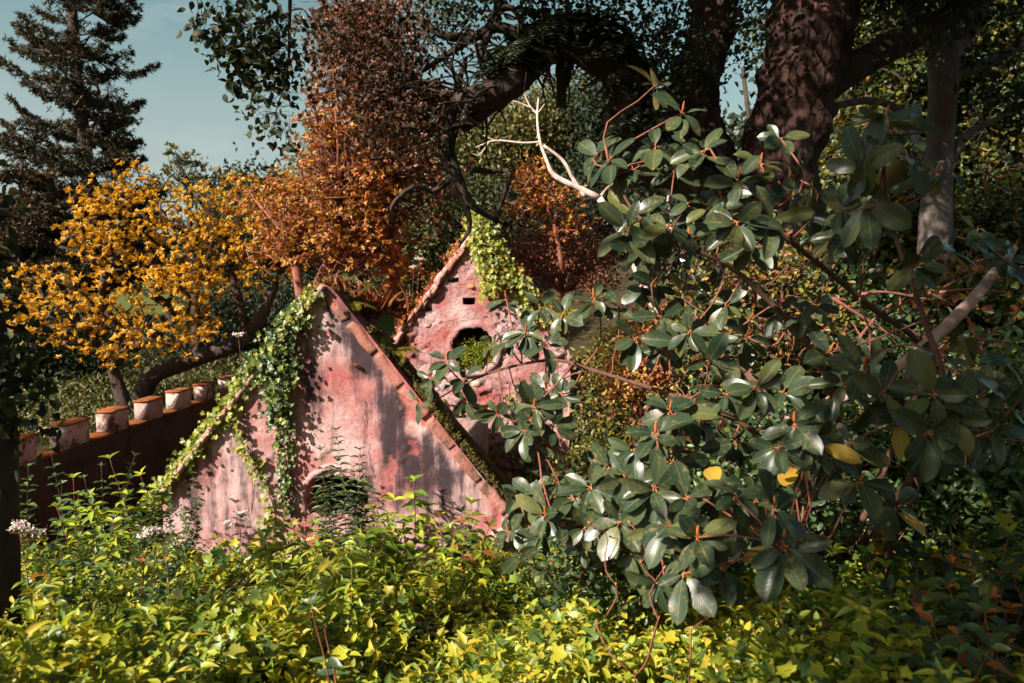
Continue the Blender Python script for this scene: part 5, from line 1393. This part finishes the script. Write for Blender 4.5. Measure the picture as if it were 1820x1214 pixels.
# (px, py, D, leaf px, leaves, axis dx, axis up, bud)
WH = [
    (1213, 200, 3.4, 66, 7, 0, 1, 1), (1165, 262, 3.4, 66, 7, -.4, .6, 0), (1222, 262, 3.5, 60, 6, .2, .4, 0), (1082, 283, 3.5, 62, 7, -.7, .6, 1), (1125, 300, 3.5, 56, 6, -.3, .3, 0),
    (1312, 318, 3.0, 74, 8, 0, .8, 1), (1352, 292, 3.1, 62, 7, .2, 1, 1), (1282, 350, 3.0, 66, 7, -.4, .3, 1), (1385, 320, 3.1, 66, 6, .5, .5, 0), (1310, 395, 2.9, 74, 8, -.1, .2, 0), (1375, 392, 2.9, 84, 6, .4, .2, 0),
    (1572, 218, 2.7, 90, 7, .1, 1, 1), (1535, 300, 2.7, 84, 7, -.3, .6, 0), (1620, 270, 2.8, 90, 5, .5, .5, 0), (1540, 360, 2.7, 88, 6, 0, -.3, 0),
    (1112, 408, 3.3, 78, 7, -.4, 0, 0), (1150, 430, 3.3, 72, 6, .1, -.2, 0), (1190, 400, 3.3, 66, 6, .3, .3, 0), (1225, 360, 3.3, 56, 6, 0, .4, 0),
    (1495, 372, 2.9, 62, 5, -.3, .2, 0), (1500, 420, 3.0, 60, 6, 0, .2, 0), (1692, 305, 3.0, 48, 5, .3, .7, 1), (1630, 470, 2.6, 74, 7, 0, .2, 1), (1770, 455, 3.2, 58, 7, 0, .6, 1), (1795, 470, 3.2, 60, 6, .5, .4, 0),
    (1055, 530, 3.5, 62, 8, -.1, .9, 1), (1000, 560, 3.6, 56, 7, -.5, .5, 0), (960, 545, 3.7, 52, 6, -.5, .4, 0), (900, 532, 3.8, 46, 7, -.2, .9, 1), (1100, 545, 3.5, 54, 7, .3, .5, 0), (1130, 600, 3.4, 62, 7, .2, .1, 0), (1175, 560, 3.4, 58, 6, .4, .4, 0), (935, 590, 3.7, 54, 7, -.3, .1, 1),
    (968, 610, 3.7, 56, 7, 0, .1, 0), (905, 600, 3.8, 50, 6, -.4, .2, 0),
    (795, 640, 3.9, 46, 7, -.2, .9, 1), (765, 672, 3.9, 46, 7, -.5, .3, 1), (825, 672, 3.9, 50, 7, .2, .2, 0), (828, 712, 3.9, 48, 6, 0, -.3, 0), (745, 715, 3.9, 38, 5, -.6, 0, 1),
    (950, 722, 3.3, 60, 8, .1, .7, 1), (930, 765, 3.3, 54, 7, -.3, .1, 0), (985, 760, 3.3, 56, 7, .4, 0, 0), (1000, 700, 3.4, 56, 6, .4, .5, 0), (955, 795, 3.3, 46, 6, 0, -.2, 0),
    (1165, 770, 2.9, 72, 8, 0, .8, 1), (1125, 800, 2.9, 66, 7, -.5, .3, 0), (1195, 822, 2.9, 72, 8, .1, 0, 0), (1110, 850, 2.9, 62, 7, -.4, 0, 0), (1240, 800, 3.0, 66, 7, .4, .3, 0), (1200, 735, 3.1, 62, 7, .2, .5, 0),
    (1260, 640, 3.2, 62, 7, 0, .4, 0), (1345, 690, 3.0, 70, 7, .1, .1, 1), (1290, 700, 3.1, 62, 7, -.3, .2, 0), (1225, 590, 3.3, 58, 7, -.2, .4, 0), (1450, 540, 3.2, 52, 6, .2, .5, 1), (1290, 540, 3.3, 58, 7, 0, .5, 0),
    (1412, 752, 2.7, 84, 8, .1, .8, 1), (1385, 795, 2.7, 80, 7, -.2, .1, 0), (1455, 790, 2.7, 76, 7, .5, .2, 0), (1530, 855, 2.7, 72, 7, .2, .3, 1), (1510, 790, 2.8, 76, 7, 0, .4, 0),
    (1535, 655, 2.7, 80, 7, 0, .8, 1), (1570, 700, 2.6, 84, 7, .2, .2, 0), (1500, 680, 2.8, 74, 6, -.3, .4, 0), (1660, 700, 2.5, 84, 8, .1, .3, 0), (1700, 745, 2.5, 84, 7, .3, 0, 0), (1650, 770, 2.5, 88, 7, -.1, -.2, 0), (1730, 650, 2.6, 80, 7, .3, .6, 0), (1790, 720, 2.5, 84, 7, .3, .3, 0), 
    (1393, 968, 2.35, 100, 9, .1, .8, 1), (1375, 905, 2.4, 84, 7, 0, .9, 1), (1240, 955, 2.4, 88, 8, -.1, .6, 1), (1215, 1020, 2.4, 84, 7, -.3, 0, 0), (1285, 1010, 2.4, 88, 7, .4, 0, 0), (1310, 880, 2.5, 70, 7, .2, .5, 0),
    (1220, 885, 2.6, 76, 8, 0, .4, 0), (1160, 940, 2.7, 70, 8, -.2, .2, 1), (1100, 930, 2.8, 66, 7, -.3, .2, 0), (1165, 870, 2.7, 70, 7, -.2, .5, 0), (1120, 985, 2.8, 60, 6, 0, -.2, 0), (1275, 855, 2.7, 66, 7, .1, .5, 0),
    (905, 945, 3.1, 64, 8, -.4, .6, 1), (925, 985, 3.1, 62, 7, -.1, -.3, 0), (970, 915, 3.1, 62, 7, 0, .5, 1), (1015, 880, 3.1, 64, 7, .1, .7, 1), (1000, 930, 3.1, 60, 7, .3, .2, 0), (1050, 865, 3.0, 66, 7, .1, .5, 0), (950, 880, 3.2, 56, 7, -.3, .5, 0), (1040, 940, 3.0, 60, 6, .2, 0, 0),
]
for q in list(WH):
    if q[0] < 900 or (q[0] < 1070 and q[1] < 720 and rng.random() < .6): continue
    for _ in range(1 + (rng.random() < .25)):
        WH.append((q[0] + rng.choice((-1, 1)) * rng.uniform(20, 70), q[1] + rng.uniform(-50, 50), q[2] + rng.uniform(.12, .55), q[3] * .92, 7, q[5] + rng.normal() * .4, q[6] + rng.normal() * .3, int(rng.random() < .25)))
cW = np.array([P(a, b, D) for a, b, D, *_ in WH])
stems_ = [
    ([(1500, 1000, 4.0), (1560, 860, 3.9), (1640, 640, 3.8), (1540, 540, 3.4), (1400, 425, 3.1), (1330, 370, 3.05)], (.034, .03, .026, .022, .018, .01), 30),
    ([(1500, 1000, 4.0), (1420, 860, 3.7), (1330, 760, 3.5), (1200, 705, 3.5), (1060, 660, 3.6), (980, 640, 3.7), (880, 660, 3.85), (810, 690, 3.9)], (.034, .026, .022, .019, .016, .013, .010, .006), 34),
    ([(1500, 1000, 4.0), (1440, 950, 3.2), (1390, 1000, 2.55), (1392, 975, 2.38)], (.03, .022, .015, .009), 20),
    ([(1500, 1000, 4.0), (1340, 930, 3.4), (1180, 900, 3.0), (1040, 930, 3.1), (930, 950, 3.1)], (.03, .022, .016, .012, .007), 26),
    ([(1500, 1000, 4.0), (1620, 850, 3.2), (1680, 720, 2.7), (1640, 560, 2.7), (1580, 380, 2.7), (1570, 240, 2.7)], (.034, .026, .02, .016, .012, .007), 30),
    ([(1500, 1000, 4.0), (1480, 700, 3.6), (1330, 500, 3.4), (1200, 430, 3.35), (1130, 380, 3.4), (1085, 300, 3.5)], (.03, .024, .02, .016, .012, .006), 30),
]
stems_ = [(c, tuple(q * .62 for q in r), n) for c, r, n in stems_]
tr = [trunk_line(c, r, n) for c, r, n in stems_]
paths, td = skeleton(tr, cW, .0042, .10, .16, -.02, rmax=.013)
for pts, r, ist in paths:
    if ist and len(pts) > 6: part('stem', tube(pts, r, 9), M['twig_brown'], rh)
for pts, r, ist in paths:
    if not ist and len(pts) > 1: part('twig', tube(pts, r, 6 if r.max() > .005 else 5), M['twig_red'], rh)
RT = [leaf_tmpl(8, 4, .56, .52, dr, fo, wave=.014, petiole=0) for dr, fo in ((.10, .12), (.22, .2), (.05, .28), (.3, .1), (.15, .05))]
RM = []
for T in RT:
    me = make_mesh('leaf', *T); me.materials.append(M['rhodo']); RM.append(me)
RO = make_mesh('leaf', *RT[0]); RO.materials.append(M['rhodo_old'])
th = np.linspace(0, 1, 6)
BUDG = tube(np.stack((np.zeros(6), th, .12 * th ** 2), 1), .11 * np.sin(np.pi * (.12 + .86 * th)) + .008, 6)
BUDM = make_mesh('bud', *BUDG); BUDM.materials.append(M['bud'])
leaves, petioles = [], []
for (px_, py_, D, Lpx, n, ax_, au, bud), c, dd in zip(WH, cW, td):
    axis = nrm(np.array((ax_ * .8 - .10, -.75 + .2 * rng.normal(), au * .75 + .12)) + dd * .25 + rng.normal(size=3) * .12)
    u = nrm(np.cross(axis, (.2, .3, .9))); v = np.cross(axis, u); a0 = rng.uniform(0, 6.28)
    Lm = Lpx * D / F * rng.uniform(.76, .94); n = max(4, n - int(rng.integers(0, 2)))
    for k in range(n):
        a = a0 + 6.283 * k / n + rng.normal() * .22
        o = math.radians(rng.normal(86 - 24 * (k % 2), 17))
        rad = u * math.cos(a) + v * math.sin(a)
        d = nrm(rad * math.sin(o) + axis * math.cos(o) + np.array((0, 0, -.3 + rng.normal() * .2)))
        zf = nrm(axis * math.sin(o) - rad * math.cos(o) + rng.normal(size=3) * .28 + np.array((-.1, -.1, .2)))
        p0 = c - axis * .012 * (k % 3); p1 = p0 + d * .11 * Lm
        petioles.append(tube([p0, (p0 + p1) / 2 + np.array((0, 0, .002)), p1], .0019, 4))
        Lf = Lm * rng.uniform(.62, 1.15)
        leaves.append((p1, d, zf, Lf, Lf * rng.uniform(.40, .56)))
    if bud: put('bud', BUDM, rh, c, nrm(axis * .6 + np.array((0, 0, .8))), (0, -1, .2), .30 * Lm * 1.3, .30 * Lm * 1.3)
part('petioles', join(petioles), M['bud'], rh, kind='stuff')
leaves.sort(key=lambda q: -q[3] / q[0][1])
old_n = 0
for q in leaves[:300]:
    me = RM[int(rng.integers(5))]
    if rng.random() < .035 and q[0][2] < 1.4: me = RO
    put('leaf', me, rh, *q)
rest = leaves[300:]
gl = []
for k in range(5):
    sub = rest[k::5]
    gl.append(scatter(RT[k], *[np.array([q[j] for q in sub]) for j in range(5)]))
part('leaves', join(gl), M['rhodo'], rh, kind='stuff')

# fallen pale bough and bare pink twigs behind the shrub
fb = thing('fallen_bough', 'pale fallen bough slanting up to the right behind the shrub leaves', 'bough', P(1440, 740, 3.6))
part('bough', tube(*trunk_line([(1400, 745, 3.8), (1475, 715, 3.65), (1560, 675, 3.55), (1650, 610, 3.5), (1740, 520, 3.5), (1800, 440, 3.6)], (.026, .029, .027, .030, .027, .022), 24), 12), M['twig_pale'], fb)
tw = thing('dead_brush', 'tangle of bare pink twigs around the pale fallen bough', 'brush', P(1620, 640, 4.2))
tg = []
for c_ in ([(1480, 530, 4.1), (1560, 580, 4.1), (1620, 605, 4.1), (1665, 625, 4.2)], [(1520, 525, 4.1), (1580, 520, 4.1), (1700, 545, 4.2)], [(1640, 600, 4.1), (1740, 604, 4.1), (1805, 610, 4.1)], [(1670, 570, 4.1), (1715, 560, 4.1), (1740, 620, 4.2), (1752, 700, 4.2)], [(1650, 520, 4.2), (1700, 545, 4.2)], [(1335, 500, 4), (1350, 535, 4), (1400, 548, 4), (1470, 530, 4.1), (1510, 535, 4.1)], [(1700, 660, 4.2), (1740, 720, 4.2), (1785, 775, 4.2)], [(1590, 690, 4.2), (1640, 640, 4.2), (1700, 600, 4.2)], [(1670, 520, 4.2), (1720, 515, 4.2), (1790, 520, 4.3)], [(1520, 610, 4.1), (1560, 560, 4.1), (1585, 540, 4.1)], [(1570, 560, 4.1), (1640, 600, 4.1)], [(1600, 560, 4.1), (1600, 530, 4.1)], [(1750, 690, 4.2), (1745, 620, 4.2), (1720, 570, 4.2)], [(1800, 470, 4.2), (1760, 440, 4.2), (1700, 420, 4.3)]):
    l_ = spline([P(*q) for q in c_], 16); tg.append(tube(l_, np.linspace(.011, .005, 16), 5))
for _ in range(70):
    p0 = P(rng.uniform(1200, 1780), rng.uniform(560, 860), rng.uniform(3.9, 4.8)); d = rnd_dirs(1, .2)[0]; ln = rng.uniform(.15, .5)
    pts = [p0]
    for k in range(5):
        d = nrm(d + rng.normal(size=3) * .25); pts.append(pts[-1] + d * ln / 5)
    tg.append(tube(spline(pts, 8), np.linspace(.006, .002, 8), 4))
for q in tg: part('twig', q, M['twig_red'], tw)


# undergrowth shrubs between the rhododendron and the wood
def undergrowth(label, lobes, mat, T, L, ratio, nleaf=14, up=.2, spread=.12):
    tp = lobe_pts(lobes); b = tp.mean(0).copy(); b[2] = float(H(b[0], b[1]))
    t = thing('undershrub', label, 'shrub', b, 'undergrowth shrubs behind the rhododendron')
    paths, td = skeleton([(spline([b, b * .6 + tp.mean(0) * .4], 5), np.full(5, .02))], tp, .0035, .2, .15)
    part('stems', paths_geo(paths, 4), M['twig_brown'], t)
    p = np.repeat(tp, nleaf, 0) + rng.normal(size=(len(tp) * nleaf, 3)) * spread
    part('foliage', scatter(T, p, rnd_dirs(len(p), up), rnd_dirs(len(p), .9) + np.array((-.3, -.3, 0)), L * rng.uniform(.6, 1.25, len(p)), L * ratio), mat, t)


undergrowth('yellow green undershrub with red tints behind the middle of the rhododendron', [(1330, 500, 6.2, 110, 80, .5, 110), (1420, 600, 6.0, 90, 60, .5, 90), (1260, 560, 6.2, 80, 60, .5, 60)], M['wood_leaf'], T_HEART, .06, .72)
undergrowth('green leafy undershrub below the pale fallen bough', [(1480, 800, 4.9, 130, 80, .4, 150), (1600, 820, 4.8, 110, 80, .4, 120), (1350, 820, 4.9, 100, 60, .4, 90)], M['shade_leaf'], T_OVAL, .065, .55)
undergrowth('dark undershrub in the shade at the right edge', [(1720, 860, 4.4, 120, 90, .4, 150), (1800, 720, 4.6, 70, 120, .4, 110), (1650, 900, 4.4, 90, 60, .4, 80)], M['shade_leaf'], T_OVAL, .07, .5)
undergrowth('red tinted undershrub right of the far gable, over the rust red wall', [(1120, 680, 7.6, 70, 50, .4, 60), (1230, 660, 7.4, 80, 50, .4, 80), (1160, 600, 7.6, 60, 50, .4, 50)], M['lichen'], T_HEART, .055, .7)
undergrowth('golden fern like undershrub above the rust red wall', [(1180, 620, 9, 80, 50, .5, 80), (1250, 560, 9, 60, 60, .5, 60), (1080, 640, 9.2, 50, 50, .4, 40)], M['fern'], T_LANCE, .10, .3)
undergrowth('shady undershrub under the left boughs of the rhododendron', [(1080, 1000, 3.9, 120, 40, .4, 90), (1250, 940, 3.9, 130, 60, .4, 110), (1380, 900, 3.9, 90, 60, .4, 80)], M['shade_leaf'], T_OVAL, .06, .5)
undergrowth('dense green shrub against the foot of the old tree', [(1330, 640, 7.2, 140, 90, .6, 150), (1500, 620, 7.0, 120, 110, .6, 150), (1450, 480, 7.2, 90, 70, .5, 80)], M['shade_leaf'], T_HEART, .075, .8)

# bracken and scrub over the slope behind the battlement wall
n = 5200
x = rng.uniform(-17, -1.5, n); y = rng.uniform(12.6, 27, n); kk = (x < -7.2) | (y > 15.5); x, y = x[kk], y[kk]
hh = np.array([.5 + .5 * mnoise.noise(Vector((a * .5, b * .5, 3))) for a, b in zip(x, y)])
k = 14
p = np.repeat(np.stack((x, y, H(x, y)), 1), k, 0); p += rng.normal(size=p.shape) * np.array((.16, .16, .06)); p[:, 2] += np.repeat(.06 + .4 * hh, k) * rng.random(len(p))
sc_ = part('scrub', scatter(T_LANCE, p, rnd_dirs(len(p), .7), rnd_dirs(len(p), .6), .13 * rng.uniform(.6, 1.3, len(p)), .05), M['olive'])
tag(sc_, 'dull scrub covering the slope behind the battlement wall', 'undergrowth', kind='stuff')

# more fresh shoots before the gable
ex = [
    ('thick pale shoot just left of the tall bright shoot', 680, 1060, 5.2, [(690, 930, 0), (650, 960, 0), (720, 950, .1), (665, 905, .1)], 'lance', 'laurel', .15, .36, 7, .3),
    ('low bright shoot under the tall bright shoot', 760, 1090, 4.7, [(745, 990, 0), (790, 1000, 0), (715, 1010, .1), (770, 970, .2)], 'lance', 'laurel', .12, .32, 6, .3),
    ('leaning shoot with glossy leaves below the bare plaster, right of the ivy strand', 560, 1080, 4.9, [(545, 985, 0), (500, 1000, 0), (590, 960, .1), (470, 1020, 0)], 'lance', 'laurel', .14, .30, 7, .4),
    ('dark glossy bush at the foot of the mossy coping', 850, 1040, 6.6, [(845, 930, 0), (800, 950, 0), (880, 950, 0), (760, 960, 0), (820, 910, 0)], 'oval', 'shade_leaf', .11, .45, 8, .1),
    ('dark glossy bush below the broken round window', 640, 1040, 6.6, [(640, 930, 0), (600, 950, 0), (690, 940, 0), (720, 960, 0), (575, 960, 0)], 'oval', 'shade_leaf', .11, .42, 8, .1),
]
for l_, a, b, D, sh, kd, mt, L, ra, lv_, dr in ex:
    sprig_plant('leafy_shoot', l_, 'plant', a, b, D, sh, kd, mt, L, ra, levels=lv_, group=lg, droop=dr, per=3)
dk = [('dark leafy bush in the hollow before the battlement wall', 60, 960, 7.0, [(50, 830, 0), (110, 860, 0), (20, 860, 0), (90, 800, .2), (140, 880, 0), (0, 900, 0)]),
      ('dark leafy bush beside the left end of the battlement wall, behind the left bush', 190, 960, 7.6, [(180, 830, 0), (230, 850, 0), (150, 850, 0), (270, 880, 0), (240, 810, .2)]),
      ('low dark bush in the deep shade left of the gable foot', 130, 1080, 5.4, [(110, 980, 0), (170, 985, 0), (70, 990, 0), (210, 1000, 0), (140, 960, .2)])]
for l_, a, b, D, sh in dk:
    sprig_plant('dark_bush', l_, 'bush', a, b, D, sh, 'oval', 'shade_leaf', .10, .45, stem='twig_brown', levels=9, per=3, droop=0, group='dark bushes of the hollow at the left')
ot = thing('added_shade_tree', 'unseen leafy tree added left of the battlement wall to shade its nearest merlons', 'tree', (-12.4, 5.6, -.9))  # tree out of view, added only for the shade it throws
tp = np.stack((rng.uniform(-14.2, -9.6, 260), rng.uniform(3.6, 6.4, 260), rng.uniform(2.2, 5.6, 260)), 1)
_u = tp[:, 0] - 1.127 * tp[:, 1]
tp = tp[(_u > -19.2) & (_u < -15.2)]
paths, td = skeleton([(spline([(-12.4, 5.6, -1.2), (-12.2, 5.5, 1.2), (-12.0, 5.2, 3.4)], 10), np.linspace(.18, .10, 10))], tp, .007, .4, .12, rmax=.08)
part('trunk', paths_geo(paths, 8, True), M['bark_dark'], ot)
part('branches', paths_geo(paths, 5, False), M['bark_dark'], ot)
p = np.repeat(tp, 26, 0) + rng.normal(size=(len(tp) * 26, 3)) * .22
part('crown', scatter(T_OVAL, p, rnd_dirs(len(p), -.2), rnd_dirs(len(p), .9), .12 * rng.uniform(.6, 1.2, len(p)), .07), M['darkleaf'], ot)
undergrowth('dim mixed undershrub filling the gap between the far gable and the rust red wall', [(1060, 760, 9.5, 50, 90, .5, 90), (1120, 800, 9, 70, 60, .5, 80), (1030, 860, 9, 60, 40, .4, 50)], M['wood_leaf'], T_OVAL, .08, .5)
undergrowth('sunlit red and yellow undershrub in the gap of the rhododendron, under its upper boughs', [(1350, 470, 5.4, 90, 50, .4, 60), (1420, 560, 5.3, 80, 50, .4, 70), (1290, 600, 5.4, 50, 40, .3, 30)], M['mixed_leaf'], T_OVAL, .05, .55, nleaf=9)
